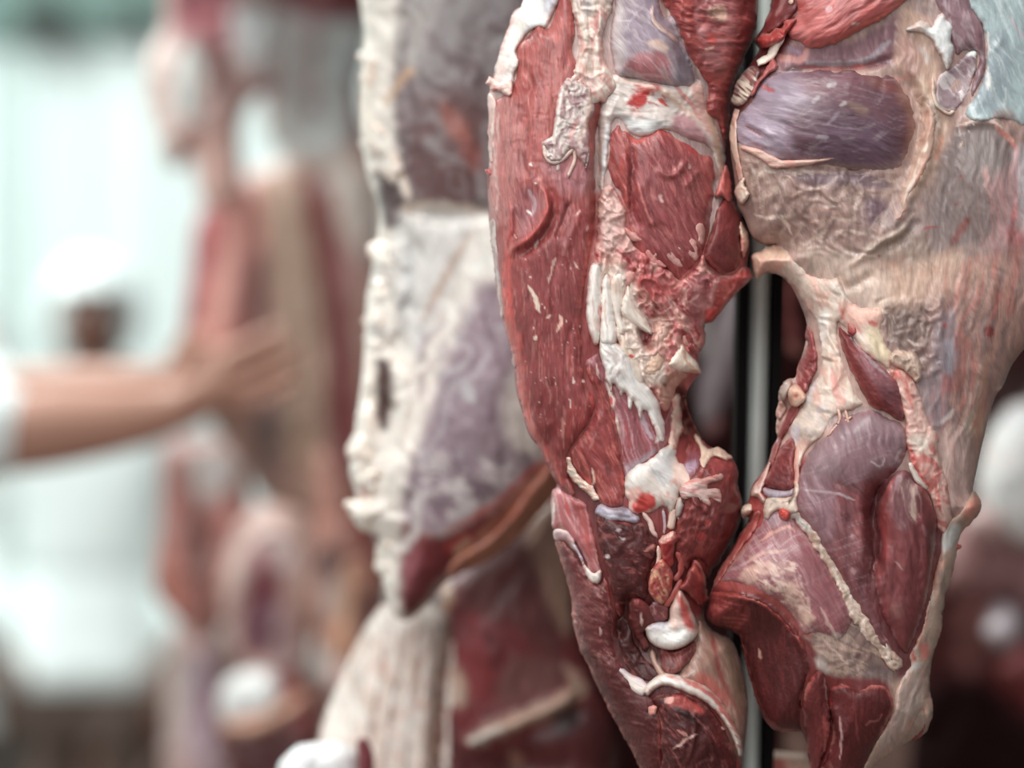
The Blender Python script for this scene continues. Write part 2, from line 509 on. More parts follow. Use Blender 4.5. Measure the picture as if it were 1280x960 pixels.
WALLM = plain_mat('pale_wall_paint', (222,235,232), .45, var=.03, scale=3)
PANELM = plain_mat('pale_wall_panel', (230,240,238), .40, var=.03, scale=4)
PANELD = plain_mat('grey_green_wall_panel', (206,222,218), .40, var=.03, scale=4)
FLOORM = plain_mat('concrete_floor', (120,104,96), .55, var=.2, scale=5, bump=.2)
CEILM = plain_mat('ceiling_paint', (200,210,206), .7, var=.04, scale=3)
TEALM = plain_mat('teal_band_paint', (112,142,134), .5, var=.12, scale=6)
BROWNM = plain_mat('brown_dado', (128,98,88), .6, var=.18, scale=7)
STEEL = plain_mat('steel', (222,232,226), .42, metal=.2, var=.06, scale=30)
DARKM = plain_mat('dark_enamel', (16,13,13), .6, var=.15, scale=20, spec=.12)
DARKSTEEL = plain_mat('galvanised_rail', (110,112,112), .45, metal=1.0, var=.1, scale=20)
BOXM = plain_mat('dark_brown_plastic', (74,70,62), .5, var=.15, scale=12)
LAMPM = plain_mat('lamp_housing', (230,232,230), .4, var=.02)

def struct(name, parts, mat, bev=0.0, label=None, cat=None):
    o = link_mesh(name, box_mesh(name, parts, mat, bev)); o['kind'] = 'structure'
    return o

struct('floor', [(-3.0, 3.0, -1.5, 6.4, -.08, 0)], FLOORM)
wb_ = struct('wall_back', [(-3.0, 3.0, 6.3, 6.4, 0, 3.2)], WALLM)
struct('wall_left', [(-3.1, -3.0, .4, 6.4, -.08, 3.2)], WALLM)
struct('wall_right', [(3.0, 3.1, .4, 6.4, -.08, 3.2)], plain_mat('dark_grey_wall', (96,92,90), .6))  # even grey paint, darker than the left wall
struct('ceiling', [(-3.1, 3.1, .4, 6.4, 3.2, 3.28)], CEILM)
struct('trim_1', [(-3.0, 3.0, 6.20, 6.30, 2.24, 3.2)], TEALM)
struct('trim_2', [(-3.0, 3.0, 6.22, 6.30, 0.0, .62)], BROWNM)
# wall cladding: upright panels with recessed joints
k_ = 0; xx_ = -2.98
for wd_ in (.34, .34, .34, .34, .26, .12, .13, .22, .34, .34, .34, .34, .34, .34, .34, .34, .34, .34):
    if xx_ + wd_ > 2.99: break
    m_ = PANELD if k_ in (3, 5) else PANELM
    p_ = link_mesh('panel', box_mesh('panel', [(xx_ + .006, xx_ + wd_ - .006, 6.262, 6.30, .63, 2.235)], m_, .004), wb_)
    xx_ += wd_; k_ += 1
for i, (a, b) in enumerate(((22, 92), (150, 182))):
    p0 = at(a, 40, 6.12); p1 = at(b, 6, 6.12)
    o = link_mesh('vent_box', box_mesh('vent_box', [(p0[0], p1[0], 6.06, 6.20, p0[2], p1[2])], BOXM, .012))
    tag(o, ('wide' if i == 0 else 'small narrow') + ' dark brown box high on the teal band, far background', 'box')
    for q in range(3):
        zz = p0[2] + (p1[2] - p0[2]) * (.25 + .25 * q)
        link_mesh('slat', box_mesh('slat', [(p0[0] + .012, p1[0] - .012, 6.052, 6.066, zz - .006, zz + .006)], DARKM), o)

# overhead rails with hangers, and the fittings that light the hall
def rail(y, z, x0, x1, where):
    r = thing('meat_rail', 'galvanised overhead meat rail ' + where, 'rail', ((x0 + x1) / 2, y, z))
    link_mesh('bar', box_mesh('bar', [(x0, x1, y - .012, y + .012, z - .035, z + .035)], DARKSTEEL, .004), r)
    for hx in np.linspace(x0 + .3, x1 - .3, 3):
        link_mesh('hanger', tube_mesh('hanger', [(hx, y, z + .03), (hx, y, 3.2)], .012, DARKSTEEL, 10), r)
rail(1.575, 1.86, -2.2, 2.2, 'above the two front cuts')
rail(1.80, 1.92, -2.2, 2.2, 'above the blurred middle cut')
rail(2.10, 1.96, -2.2, 2.2, 'above the shadowed carcass behind the post')
rail(2.40, 1.98, -2.2, 2.2, 'above the blurred carcass at the right edge')
rail(2.82, 2.02, -2.2, 2.2, 'above the far blurred cuts')

def lamp(x, y, sx, sy, where):
    r = thing('ceiling_light', 'white box ceiling light ' + where, 'lamp', (x, y, 3.2))
    link_mesh('housing', box_mesh('housing', [(x - sx / 2, x + sx / 2, y - sy / 2, y + sy / 2, 3.10, 3.2)], LAMPM, .01), r)
lamp(-1.6, 4.4, 1.64, 1.24, 'over the back of the hall')
lamp(-1.1, 2.45, .94, .34, 'over the aisle beside the far cuts')
lamp(-.45, .72, 1.54, .54, 'over the two front cuts')

def hook(px, py, d, yr, zr, which):
    """an S hook: over the rail at (yr, zr), down to the top of a cut at distance d"""
    p = at(px, py, d); x, z0 = p[0], p[2]
    path = [(x + .05, d, z0 + .012), (x + .046, d, z0 - .012), (x + .030, d, z0 - .024), (x + .012, d, z0 - .014), (x, d, z0 + .02)]
    path += [(x, yr - .022, zr - .05), (x, yr - .022, zr + .03), (x, yr - .016, zr + .05), (x, yr, zr + .057), (x, yr + .016, zr + .05), (x, yr + .022, zr + .02), (x, yr + .022, zr - .02)]
    q = catmull(path, 4, False)
    o = link_mesh('meat_hook', tube_mesh('meat_hook', [tuple(v) for v in q], .005, STEEL, 8))
    tag(o, 'steel S hook holding ' + which, 'hook')

# ================================================================ the post between the two front cuts
pr = thing('steel_post', 'upright steel pipe on a black backing post between the two front cuts', 'post', (at(948, 480, 1.62)[0], 1.63, 0))
def px_at(px, d): return (px - 640) * d / FPX
def slant(px0, px1, py0, py1, d):      # leaning slightly, as in the photograph
    a = at(px0, py0, d); b = at(px1, py1, d)
    return a, b
pa, pb = at(958, 0, 1.634), at(938, 960, 1.634)
def on_line(z, a=pa, b=pb):
    t = (z - a[2]) / (b[2] - a[2])
    return a[0] + (b[0] - a[0]) * t
bm = bmesh.new()
for (dx0, dx1, dy0, dy1) in ((-.0150, -.0085, -.012, .02), (.0085, .0150, -.012, .02), (-.0150, .0150, .012, .022)):
    vs = []
    for z in (0.0, 1.82):
        xc = on_line(z)
        for (dx, dy) in ((dx0, dy0), (dx1, dy0), (dx1, dy1), (dx0, dy1)):
            vs.append(bm.verts.new((xc + dx, 1.64 + dy, z)))
    for f in ((0, 1, 5, 4), (1, 2, 6, 5), (2, 3, 7, 6), (3, 0, 4, 7), (3, 2, 1, 0), (4, 5, 6, 7)):
        bm.faces.new([vs[q] for q in f])
bmesh.ops.recalc_face_normals(bm, faces=bm.faces[:])
me = bpy.data.meshes.new('backing_channel'); bm.to_mesh(me); bm.free(); me.materials.append(DARKM)
link_mesh('backing_channel', me, pr)
link_mesh('pipe', tube_mesh('pipe', [(on_line(z), 1.638, z) for z in np.linspace(0.0, 1.82, 12)], .0072, STEEL, 28), pr)
# ================================================================ front cut on the left of the post
LO = [(668,-130),(665,-40),(659,2),(648,10),(641,16),(636,35),(630,50),(624,66),(620,82),(616,96),(612,115),(611,128),(612,146),(611,166),(613,190),
      (611,205),(609,225),(610,250),(611,275),(614,300),(617,325),(620,352),(622,372),(627,396),(634,422),(642,455),(644,480),(648,500),(653,516),(658,535),
      (664,548),(675,561),(683,580),(692,598),(696,607),(691,617),(689,636),(691,660),(695,675),(698,690),(704,708),(710,728),(714,745),
      (715,768),(717,786),(724,800),(727,815),(735,831),(743,851),(752,868),(766,896),(785,930),(798,956),(812,985),(840,1030),(880,1045),(910,1020),
      (924,975),(929,945),(933,915),(935,882),(931,848),(921,812),(912,798),(896,791),(881,776),(880,752),(882,726),(896,702),(915,676),(926,651),(928,628),(922,606),
      (923,590),(917,575),(905,566),(893,561),(880,552),(868,531),(859,508),(858,492),(866,477),(876,465),(873,447),(880,430),(881,405),(890,403),(902,390),
      (912,376),(925,362),(940,347),(934,332),(938,302),(929,276),(919,262),(912,245),(908,216),(906,196),(908,184),(909,160),(911,122),(919,94),(929,73),
      (942,49),(947,22),(947,-20),(938,-80),(920,-128)]
LP = Piece('beef_foreleg', 'bright red boned beef cut with white tendons hanging left of the steel post', 'meat', LO, 1.550, 62, 105, 70,
    sculpt=[G(670, 300, 60, 300, 0, 14), G(840, 235, 60, 90, 0, 14), G(835, 130, 60, 14, 20, -8), R([(747,120),(746,200),(746,270),(742,320)], 7, -16),
            G(822, 60, 40, 60, 0, 10), R([(826,-40),(836,20),(850,55),(864,92),(874,112)], 6, -16), G(850, 520, 18, 40, 0, -34), G(872, 535, 14, 30, 20, -30),
            G(882, 640, 40, 60, 0, 16), G(812, 800, 42, 44, 0, -30), R([(783,742),(781,770),(772,800)], 9, -16), G(770, 690, 40, 60, 0, 8), G(905, 850, 20, 70, -15, -8),
            G(850, 920, 60, 40, 0, 10), G(815, 395, 40, 30, 20, -10), R([(892,215),(890,262),(880,312)], 5, -14), G(725, 640, 20, 30, 0, -8)])

RED = (172,72,68); REDL = (190,96,90); REDB = (212,84,76); REDD = (132,50,48); DARK = (104,40,40); CREAM = (228,212,198); WHITE = (238,232,224); PINK = (222,172,160)

LP.part('body', None, (150,62,60), main=True, step=2.4, mat=MUSCLE, fib=85, ops=[
    N(85, 40, 7, 2.0),
    P([(655,-130),(950,-130),(948,60),(900,120),(830,100),(740,100),(640,120),(612,120),(640,20)], (196,170,164), 8),
    P([(606,110),(618,110),(620,200),(612,205)], (226,190,182), 2),
    P([(745,80),(880,100),(905,200),(912,260),(895,300),(745,300)], (190,160,154), 8),
    P([(740,240),(900,300),(945,350),(880,440),(860,500),(780,500),(735,380)], (182,98,94), 6),
    P([(840,470),(880,520),(900,570),(840,600),(845,520)], (92,36,36), 5),
    K(60, 12, 6, .55, (180,120,105), .5, [(840,470),(880,520),(900,570),(840,600),(845,520)]),
    P([(700,600),(800,650),(850,700),(850,850),(800,1040),(700,800)], (108,42,42), 8),
    P([(835,560),(930,560),(930,690),(860,720)], (138,54,52), 6),
    P([(770,770),(800,745),(850,790),(850,850),(800,855),(772,820)], (86,34,32), 4),
    P([(870,770),(915,785),(940,880),(930,960),(890,880),(850,850)], (150,112,98), 4)])

# --- long lean strip down the left edge
LP.part('lean_strip', [(706,-14),(716,10),(720,40),(717,62),(722,78),(742,100),(752,132),(747,160),(744,200),(745,260),(741,300),(735,340),(729,372),(727,400),
    (728,440),(729,465),(735,484),(745,499),(743,515),(735,530),(722,548),(712,562),(710,580),(714,600),(721,617),(714,620),(705,611),(696,604),(684,580),(672,556),
    (661,541),(653,514),(646,490),(644,462),(635,424),(627,394),(621,362),(618,330),(614,295),(611,260),(611,225),(614,200),(613,170),(614,140),(622,122),(640,110),
    (646,86),(644,66),(652,51),(664,39),(674,31),(684,36),(692,18),(699,-4)], (160,70,68), B=15, Rr=15, off=-4, step=1.7, fib=84, jag=1.2, ops=[
    N(88, 60, 6, 1.6), N(80, 26, 4, .8, 9), C([(640,40),(740,60),(740,230),(620,230)], 16, 1.0),
    P([(640,30),(720,20),(750,130),(740,230),(690,240),(620,200),(614,130),(645,100)], (178,92,88), 14),
    P([(648,52),(676,34),(690,60),(668,110),(648,150),(640,100)], (164,70,64), 8, .8), P([(618,130),(650,130),(655,200),(640,240),(614,220)], (194,122,118), 10, .8), P([(680,200),(740,195),(738,235),(700,240)], (176,116,122), 10, .7), P([(690,80),(712,80),(700,130),(680,170),(668,150)], (196,112,106), 9, .6), R([(632,130),(630,180),(634,240)], 3, -2.5), R([(645,120),(640,190),(648,235)], 3, 2.5), R([(664,150),(656,200),(660,225)], 3.5, -3), R([(700,310),(690,360),(696,420)], 4, -2.5), R([(655,330),(662,380),(672,440)], 4, 2.5), R([(715,400),(708,450),(712,490)], 4, -2.5),
    P([(608,200),(640,200),(645,240),(636,270),(625,280),(608,290)], (188,112,108), 5),
    P([(652,232),(676,240),(683,258),(672,282),(652,298),(644,270)], (170,98,100), 5),
    L([(662,238),(668,255),(664,270)], 5, (205,180,190), .7), L([(659,262),(663,268)], 3, WHITE),  # sheen in the hollow of the fold, painted on
    P([(690,300),(730,330),(725,430),(730,480),(700,560),(670,540),(650,460),(640,380)], (146,60,60), 12, .9),
    P([(668,480),(720,490),(735,520),(700,570),(680,560),(662,520)], (136,54,54), 10, .8),
    P([(735,480),(748,500),(736,530),(712,560),(700,530),(716,500)], (158,62,60), 6, .8),
    # bright cut rim along the free edge
    L([(633,290),(634,318),(632,350),(633,385),(640,415),(647,445),(649,480),(655,510),(661,530),(672,552),(690,580),(702,604)], 13, REDB, .85, 7),
    L([(742,285),(738,320),(733,345),(728,372),(726,395)], 7, (206,86,80), .8, 5),
    L([(726,440),(728,462),(735,482),(744,499),(742,514)], 6, (212,88,80), .8, 4),
    L([(694,55),(705,25)], 8, (200,94,84), .7), L([(712,20),(718,45),(712,75)], 7, (202,100,92), .7),
    K(86, 30, 2.2, .68, (204,136,126), .4, None, 3), K(84, 22, 2.5, .70, (120,46,48), .55, None, 6), K(78, 9, 2.6, .84, (232,196,182), .8, [(640,270),(735,300),(735,470),(740,520),(700,570),(650,470)], 11, .03),
    R([(668,222),(681,238),(685,256),(677,278),(662,296),(646,307),(641,316)], 5, 8), R([(674,225),(692,250),(688,280),(668,306),(648,322)], 6, -8), L([(682,240),(685,257),(676,279),(661,297),(645,308)], 6, (196,84,76), .8, 4),
    L([(691,246),(690,270),(676,296),(655,316)], 7, (126,48,48), .6, 6),  # groove beside the fold painted dark, as crease shade
    G(662, 265, 13, 26, 12, -7), R([(637,250),(638,290),(640,325)], 5, 4), L([(637,252),(638,290),(640,330)], 5, (196,86,80), .6),
    R([(714,250),(702,280),(694,300)], 4, -4), R([(728,260),(716,290),(700,330)], 5, 3), L([(712,252),(704,272),(698,285)], 4, (116,44,48), .6),
    L([(673,300),(669,310)], 3.5, (196,160,150), .8), L([(696,322),(690,335),(687,352)], 3, (226,186,170), .8), L([(718,328),(722,336)], 3, (230,190,170), .8),
    L([(661,358),(669,372),(676,390)], 4.5, (238,216,196), .9), L([(700,395),(701,405),(697,415)], 4, (236,190,170), .9), L([(688,392),(683,398)], 3, (236,200,180), .8), L([(669,420),(668,425)], 3, (240,210,190)),
    L([(720,270),(726,262)], 2.5, (230,190,180), .7), L([(737,282),(733,288)], 3, (224,180,170), .7),
    L([(662,205),(664,206)], 4, WHITE), L([(669,228),(671,229)], 4, WHITE),
    L([(703,522),(704,548)], 3, (206,140,130), .7), L([(740,528),(736,537)], 3, (240,200,180), .9), L([(733,535),(722,550),(714,560)], 3.5, (226,150,136), .8), L([(719,475),(716,478)], 5, (240,210,200)), L([(728,478),(732,474)], 4, (240,214,200)),
    L([(617,150),(618,200),(622,240),(620,270)], 3, (224,180,174), .6), L([(624,140),(622,180)], 3, (230,190,180), .5),
    R([(690,470),(695,520),(686,560)], 7, -3), R([(705,120),(690,180)], 8, -3), R([(655,80),(664,110),(650,170)], 6, -3)])

LP.part('fat_cap', [(664,-22),(704,-22),(697,5),(688,26),(681,35),(672,33),(661,42),(650,54),(646,66),(649,80),(643,93),(640,106),(630,114),(619,110),(617,97),
    (624,68),(632,43),(640,19),(650,8)], (232,224,216), B=14, Rr=14, off=-2, step=1.8, mat=FAT, ops=[N(110, 30, 9, 2.0), C(None, 15, 1.6),
    P([(680,-20),(704,-20),(698,6),(686,20),(678,8)], (192,190,196), 4), L([(655,42),(670,28),(686,26)], 8, (222,232,234), .9), P([(618,70),(634,60),(632,105),(618,108)], (230,200,192), 6, .8), L([(645,12),(636,35),(626,66)], 6, (232,176,164), .7),  # the bluish stroke is a painted highlight
    L([(640,72),(632,95)], 4, (206,196,190), .7), L([(646,72),(641,90)], 4, (214,204,198), .8)])
LP.part('fat_tag', [(606,105),(609,100),(611,94),(618,98),(625,102),(632,98),(640,102),(640,117),(635,121),(627,116),(621,112),(614,112),(611,108)], (228,182,170), B=9, Rr=5, off=6, step=1.3, mat=FAT, jag=1.6, ops=[
    C(None, 7, 2.0), L([(615,110),(621,112)], 4, (206,90,80)), P([(628,102),(638,105),(636,116),(628,112)], (236,206,196), 3)])
LP.part('blood_nub', [(606,213),(609,211),(613,214),(614,218),(609,219)], (190,60,60), B=5, Rr=4, off=3, step=1, jag=.6)
LP.part('rim_fat', [(612,278),(621,273),(624,300),(626,330),(629,352),(633,377),(629,400),(624,376),(618,338)], (214,196,190), B=9, Rr=7, off=0, step=1.4, mat=TENDON, ops=[K(84, 26, 2, .55, (160,110,112), .8), N(84, 30, 2.4, 1.2)])
LP.part('rim_fat', [(610,118),(619,122),(621,150),(619,185),(615,205),(611,190),(610,150)], (228,200,192), B=8, Rr=6, off=0, step=1.5, mat=FAT, ops=[K(86, 20, 3, .58, (206,140,134), .7), N(86, 20, 3, 1)])
LP.part('rim_fat', [(640,428),(647,436),(647,452),(643,464),(641,450)], (176,130,132), B=5, Rr=4, off=0, step=1.3, mat=FAT)

# --- central fat seam and its lace
LACE = [(700,108),(722,100),(738,112),(742,134),(737,150),(735,168),(738,190),(731,206),(722,196),(714,189),(703,200),(692,203),(684,200),(680,188),(678,178),(690,170),(694,148)]
LP.part('fat_seam', [(722,-24),(768,-24),(764,12),(757,34),(754,58),(759,80),(768,96),(771,112),(762,122),(756,130),(748,128),(742,136),(730,122),(716,118),(704,106),(708,94),(717,84),(722,62),(719,30),(715,8)],
    (230,214,200), B=16, Rr=14, off=-3, step=1.7, mat=FAT, fib=80, jag=2.0, ops=[C(None, 15, 3.6), N(80, 40, 6, 2.2), K(78, 26, 5, .58, (226,168,156), .8), K(82, 30, 4, .64, (186,150,150), .6, None, 9),
    L([(748,10),(744,40),(740,64)], 4, (190,120,116), .7), L([(733,-10),(735,20)], 8, (196,190,192), .7), P([(752,50),(766,60),(764,84),(752,80)], (222,160,146), 5, .8), R([(736,10),(742,60),(736,100)], 5, -4), R([(752,0),(748,60),(758,110)], 4, 4)])
LP.part('fat_lace', LACE, (216,202,194), B=7, Rr=5, off=10, step=1.4, mat=FAT, fib=95, jag=2.0, ops=[C(None, 9, 2.4), K(70, 13, 6, .50, (176,138,140), .85, None, 7, .06), K(100, 10, 5, .60, (168,122,128), .7, LACE, 9, .05), L([(705,110),(699,135),(695,165),(682,178)], 5, (236,228,220), .9), L([(738,112),(734,150),(722,182)], 6, (228,196,182), .9), L([(722,150),(712,176)], 4, (232,170,160), .7)])
LP.strand('fat_strand', [(689,172),(682,180),(682,194),(690,202),(702,199),(712,190),(724,178)], 6.5, (230,206,194), off=14)
LP.strand('fat_strand', [(714,170),(718,186),(718,202),(713,214),(710,222)], 5.5, (226,190,178), off=13)
LP.strand('fat_strand', [(700,150),(708,166),(712,184)], 4, (226,212,204), off=16)
LP.strand('fat_strand', [(732,150),(730,172),(735,192),(732,210)], 3.5, (222,206,200), off=13)
LP.strand('fat_strand', [(698,205),(697,214)], 5, (216,196,190), off=12)

# --- grey silverskin dome, torn red muscle, pale junction
LP.part('silverskin', [(775,-24),(818,-24),(824,2),(831,22),(842,18),(848,36),(856,58),(864,78),(869,94),(866,106),(852,109),(836,107),(816,104),(798,100),(782,98),(770,94),(764,70),(761,46),(767,18)],
    (156,138,148), B=16, Rr=28, off=-2, step=1.8, mat=SKINM, fib=60, ops=[N(60, 50, 14, 2.0), P([(778,82),(800,68),(832,66),(838,88),(832,100),(800,98),(788,92)], (172,104,108), 6), P([(762,20),(776,0),(784,40),(776,90),(764,80)], (196,184,184), 8),
    P([(782,20),(815,0),(822,50),(800,60),(780,55)], (146,126,142), 8), L([(817,8),(816,22),(826,36),(838,44),(848,52)], 4, (216,180,164), .95), P([(806,54),(822,50),(836,58),(832,66),(820,62)], (212,178,158), 3), L([(770,26),(790,26)], 3, (206,190,190), .7),
    L([(776,50),(792,20),(806,4)], 3, (184,170,180), .6), K(40, 24, 4, .62, (196,178,180), .5), P([(850,60),(866,90),(862,106),(846,96)], (140,130,142), 6), L([(788,92),(830,97),(842,104)], 4, (196,150,146), .7), R([(817,8),(816,24),(830,40),(848,52)], 2.5, 3)])
LP.part('torn_muscle', [(826,-24),(946,-24),(947,2),(944,38),(932,68),(921,92),(914,120),(912,150),(909,176),(902,172),(896,152),(882,138),(884,110),(876,96),(868,84),(859,66),(852,48),(846,32),(836,14)],
    (164,66,62), B=20, Rr=22, off=-5, step=1.7, mat=MUSCLE, fib=10, jag=2.2, ops=[N(4, 34, 7, 3.4), C(None, 12, 2.2), N(90, 50, 20, 3), P([(880,-20),(918,-20),(922,40),(908,84),(884,82),(874,50)], (178,112,112), 9, .8), P([(884,12),(902,6),(910,18),(906,28),(890,24)], (212,172,150), 3), L([(892,16),(910,10)], 3, (200,160,140)), P([(888,40),(896,48),(892,58),(884,52)], (206,84,76), 3),
    P([(930,-20),(948,-20),(944,40),(920,90),(914,60)], (124,44,44), 8, .85), P([(884,110),(914,110),(910,170),(896,150)], (136,48,46), 6, .8), L([(870,-10),(872,30),(880,56)], 6, (182,120,122), .6), K(5, 22, 4, .62, (196,96,88), .6), K(8, 18, 4, .64, (120,40,42), .6, None, 9), L([(878,68),(890,66),(902,72)], 4, (190,130,130), .7), L([(892,58),(882,64)], 3, (232,190,170), .8)])
LP.part('pale_sheath', [(764,92),(790,97),(816,101),(840,104),(862,105),(872,98),(880,106),(884,136),(894,152),(903,176),(908,215),(912,244),(905,252),(900,226),(893,198),(886,184),(862,176),(842,166),(826,162),(816,168),(800,172),(786,166),(777,150),(767,152),
    (763,170),(761,200),(757,226),(750,244),(746,200),(747,154),(752,130),(760,112)], (214,202,194), B=10, Rr=16, off=-2, step=1.7, mat=TENDON, fib=10, jag=1.8, ops=[N(20, 30, 8, 2.0), C([(750,100),(900,100),(900,200),(760,180)], 16, 1.6),
    P([(784,126),(796,116),(812,108),(818,114),(808,126),(798,134),(784,134)], (178,40,34), 3, 1, 5, 7), P([(796,106),(820,104),(826,112),(806,114)], (206,100,88), 4, .8), K(30, 12, 6, .66, (190,60,50), .7, [(780,100),(835,108),(840,140),(790,142)], 5), L([(828,112),(846,126),(858,140),(870,150)], 9, (222,194,176), .95), L([(840,104),(862,128),(876,150)], 5, (214,120,110), .7), L([(770,100),(800,104),(820,110)], 4, (226,196,180), .8),
    P([(846,142),(870,152),(886,180),(876,190),(856,172),(840,162)], (182,134,138), 5), P([(866,106),(880,108),(886,140),(894,156),(886,170),(874,150),(866,130)], (214,160,146), 4, .8), L([(884,140),(894,170),(902,205),(906,240)], 6, (200,168,140), .8), L([(748,150),(750,190),(750,235)], 4, (176,150,136), .8), L([(762,150),(757,190),(754,220)], 5, (206,210,214), .8), P([(764,146),(777,148),(786,164),(800,170),(822,160),(836,158),(820,148),(790,150)], (212,216,216), 4, .8), L([(824,124),(834,132)], 4, (200,60,50), .9), L([(766,148),(778,145),(792,152)], 2.5, (190,200,206), .8), R([(828,112),(846,126),(870,150)], 4, 3), R([(790,98),(830,104),(866,116)], 4, -3)])

# --- round muscle in the middle
LP.part('round_muscle', [(762,172),(768,158),(774,154),(779,163),(786,164),(791,169),(800,173),(806,165),(815,166),(824,160),(838,165),(848,173),(860,178),(876,190),(889,196),(893,216),(893,240),(890,266),(887,290),(881,312),(872,328),(860,340),(848,352),(836,338),
    (815,332),(800,322),(790,306),(785,290),(783,264),(775,242),(766,230),(760,216),(760,194)], (160,70,70), B=14, Rr=30, off=-3, step=1.7, fib=70, jag=1.6, ops=[N(60, 40, 10, 2.6), N(75, 30, 4, .9, 9), P([(762,172),(774,156),(790,172),(786,230),(764,220)], (160,66,62), 6), P([(800,180),(860,186),(886,230),(870,310),(830,320),(800,290),(792,220)], (150,66,68), 14), L([(806,168),(816,166),(828,162),(846,172),(862,180)], 6, (200,74,66), .7, 5), P([(786,168),(800,166),(806,174),(796,182),(790,178)], (206,70,62), 3), L([(776,200),(780,225),(783,262)], 5, (196,84,76), .8), R([(782,190),(785,225),(783,262)], 5, 6), R([(790,180),(789,220),(790,260),(800,290)], 5, -7), L([(791,185),(789,225),(792,262)], 5, (116,42,44), .6), R([(796,225),(806,260),(816,285)], 5, 4), L([(797,228),(808,262),(820,290)], 3, (214,120,110), .7),
    R([(818,210),(836,220),(852,212),(856,198)], 4, 4), R([(856,236),(868,220),(876,214)], 4, 3), L([(842,214),(854,204)], 4, (204,116,106), .7), L([(824,244),(828,252)], 5, (222,180,176), .8), L([(861,205),(862,213)], 3, (230,190,186), .7), L([(890,210),(890,230)], 3, (200,130,128), .6), P([(862,186),(884,192),(892,230),(884,240),(872,210)], (178,78,78), 6, .7), K(62, 26, 3, .64, (200,116,108), .5), K(66, 24, 3, .66, (118,44,48), .5, None, 8), P([(862,178),(875,186),(872,196),(860,188)], (190,50,48), 4, .7)])

# --- torn pink connective tissue
TT = [(748,244),(758,230),(767,234),(776,247),(783,264),(785,288),(794,306),(812,322),(832,334),(850,348),(868,332),(880,318),(886,336),(900,345),(916,341),(926,334),(935,334),(941,346),(926,362),(912,377),(902,390),(890,403),(881,405),(880,430),(872,447),
    (862,466),(852,478),(842,496),(832,515),(820,505),(806,486),(790,468),(774,444),(762,404),(745,382),(737,352),(742,312),(746,280)]
LP.part('connective_tissue', TT, (200,112,110), B=12, Rr=12, off=-4, step=1.5, mat=FAT, fib=60, jag=2.4, ops=[C(None, 19, 6.5), C(None, 10, 2.6, 4), N(60, 30, 9, 3.0), K(55, 20, 8, .54, (226,172,160), .85), K(60, 15, 5, .63, (150,44,46), .85, None, 9), 
    P([(752,240),(764,236),(778,262),(780,300),(762,316),(750,300)], (222,186,176), 6, .9), P([(752,318),(776,318),(778,340),(770,356),(752,350)], (226,180,168), 5, .9), P([(770,270),(784,276),(796,304),(786,316),(774,306)], (224,176,166), 5, .9), P([(806,402),(832,396),(840,412),(826,434),(808,430)], (222,178,160), 5, .8), P([(800,412),(812,402),(816,420),(810,440),(803,432)], (120,30,34), 4, .9), P([(820,352),(850,352),(846,372),(824,370)], (204,110,106), 5, .8), P([(800,345),(822,350),(836,366),(812,372),(796,360)], (178,66,64), 6, .6), P([(866,346),(890,350),(880,400),(862,404)], (184,112,116), 7, .7), L([(900,345),(890,368),(882,400)], 5, (206,150,146), .7), P([(908,342),(936,334),(940,346),(914,372),(900,388),(896,366)], (190,74,70), 5, .8), P([(882,388),(900,386),(900,398),(884,402)], (206,70,66), 3), P([(786,440),(830,430),(826,470),(800,480),(790,462)], (222,180,164), 5, .6), P([(826,468),(860,466),(846,490),(832,510),(820,490)], (208,160,140), 5, .8), L([(827,474),(832,482)], 6, (110,74,66), .9), L([(752,236),(746,275)], 5, (200,176,150), .7),
    R([(800,408),(806,430),(814,440)], 5, -9), R([(846,352),(862,340),(874,326)], 3, -6), R([(812,372),(836,380),(846,398)], 6, 5), R([(860,380),(850,410),(836,432)], 6, 5), R([(795,345),(815,365),(812,392)], 6, 4), P([(734,336),(760,332),(788,342),(796,372),(810,404),(800,414),(808,440),(830,452),(832,474),(812,482),(790,478),(768,450),(750,424),(734,396)], (232,212,198), 5, .92)])
# pale finger-like lobes along the lower edge of the round muscle
for pl, cc in (([(826,310),(832,306),(840,312),(850,322),(852,330),(846,332),(838,326)], (222,178,168)), ([(846,306),(853,304),(856,312),(858,324),(852,326),(848,318)], (228,192,180)), ([(860,302),(865,288),(868,296),(872,312),(870,322),(862,318),(858,310)], (224,182,170)), ([(870,282),(878,281),(880,294),(878,304),(872,300)], (226,186,174)),
               ([(806,312),(812,306),(818,320),(830,328),(830,333),(816,330)], (216,150,142)), ([(782,284),(790,290),(800,296),(802,300),(792,300),(784,294)], (220,164,156)), ([(818,304),(824,288),(820,300),(824,316),(818,318)], (222,176,166))):
    LP.part('fat_lobe', grow(pl, 1.2), tuple(int(a*.6+b*.4) for a,b in zip(cc,(198,112,108))), B=4, Rr=6, off=6, step=1.2, mat=FAT, jag=1.6, jags=8, ops=[N(60, 8, 4, 1.0)])
for pl, cc in (([(824,406),(832,398),(840,402),(834,420),(826,432),(814,434),(812,426),(820,418)], (226,184,168)), ([(852,420),(864,410),(868,424),(868,440),(858,436)], (224,160,148)), ([(842,372),(858,356),(862,364),(852,378),(842,384)], (214,140,130)),
               ([(776,348),(786,336),(796,340),(790,356),(780,360)], (222,160,150)), ([(797,354),(806,362),(804,372),(796,368)], (220,170,150)), ([(834,388),(848,384),(846,400),(838,404)], (200,96,90)), ([(870,412),(879,418),(880,432),(872,434)], (214,140,132))):
    LP.part('fat_lobe', pl, cc, B=10, Rr=7, off=3, step=1.4, mat=FAT, jag=1.2, ops=[C(None, 8, 1.6)])

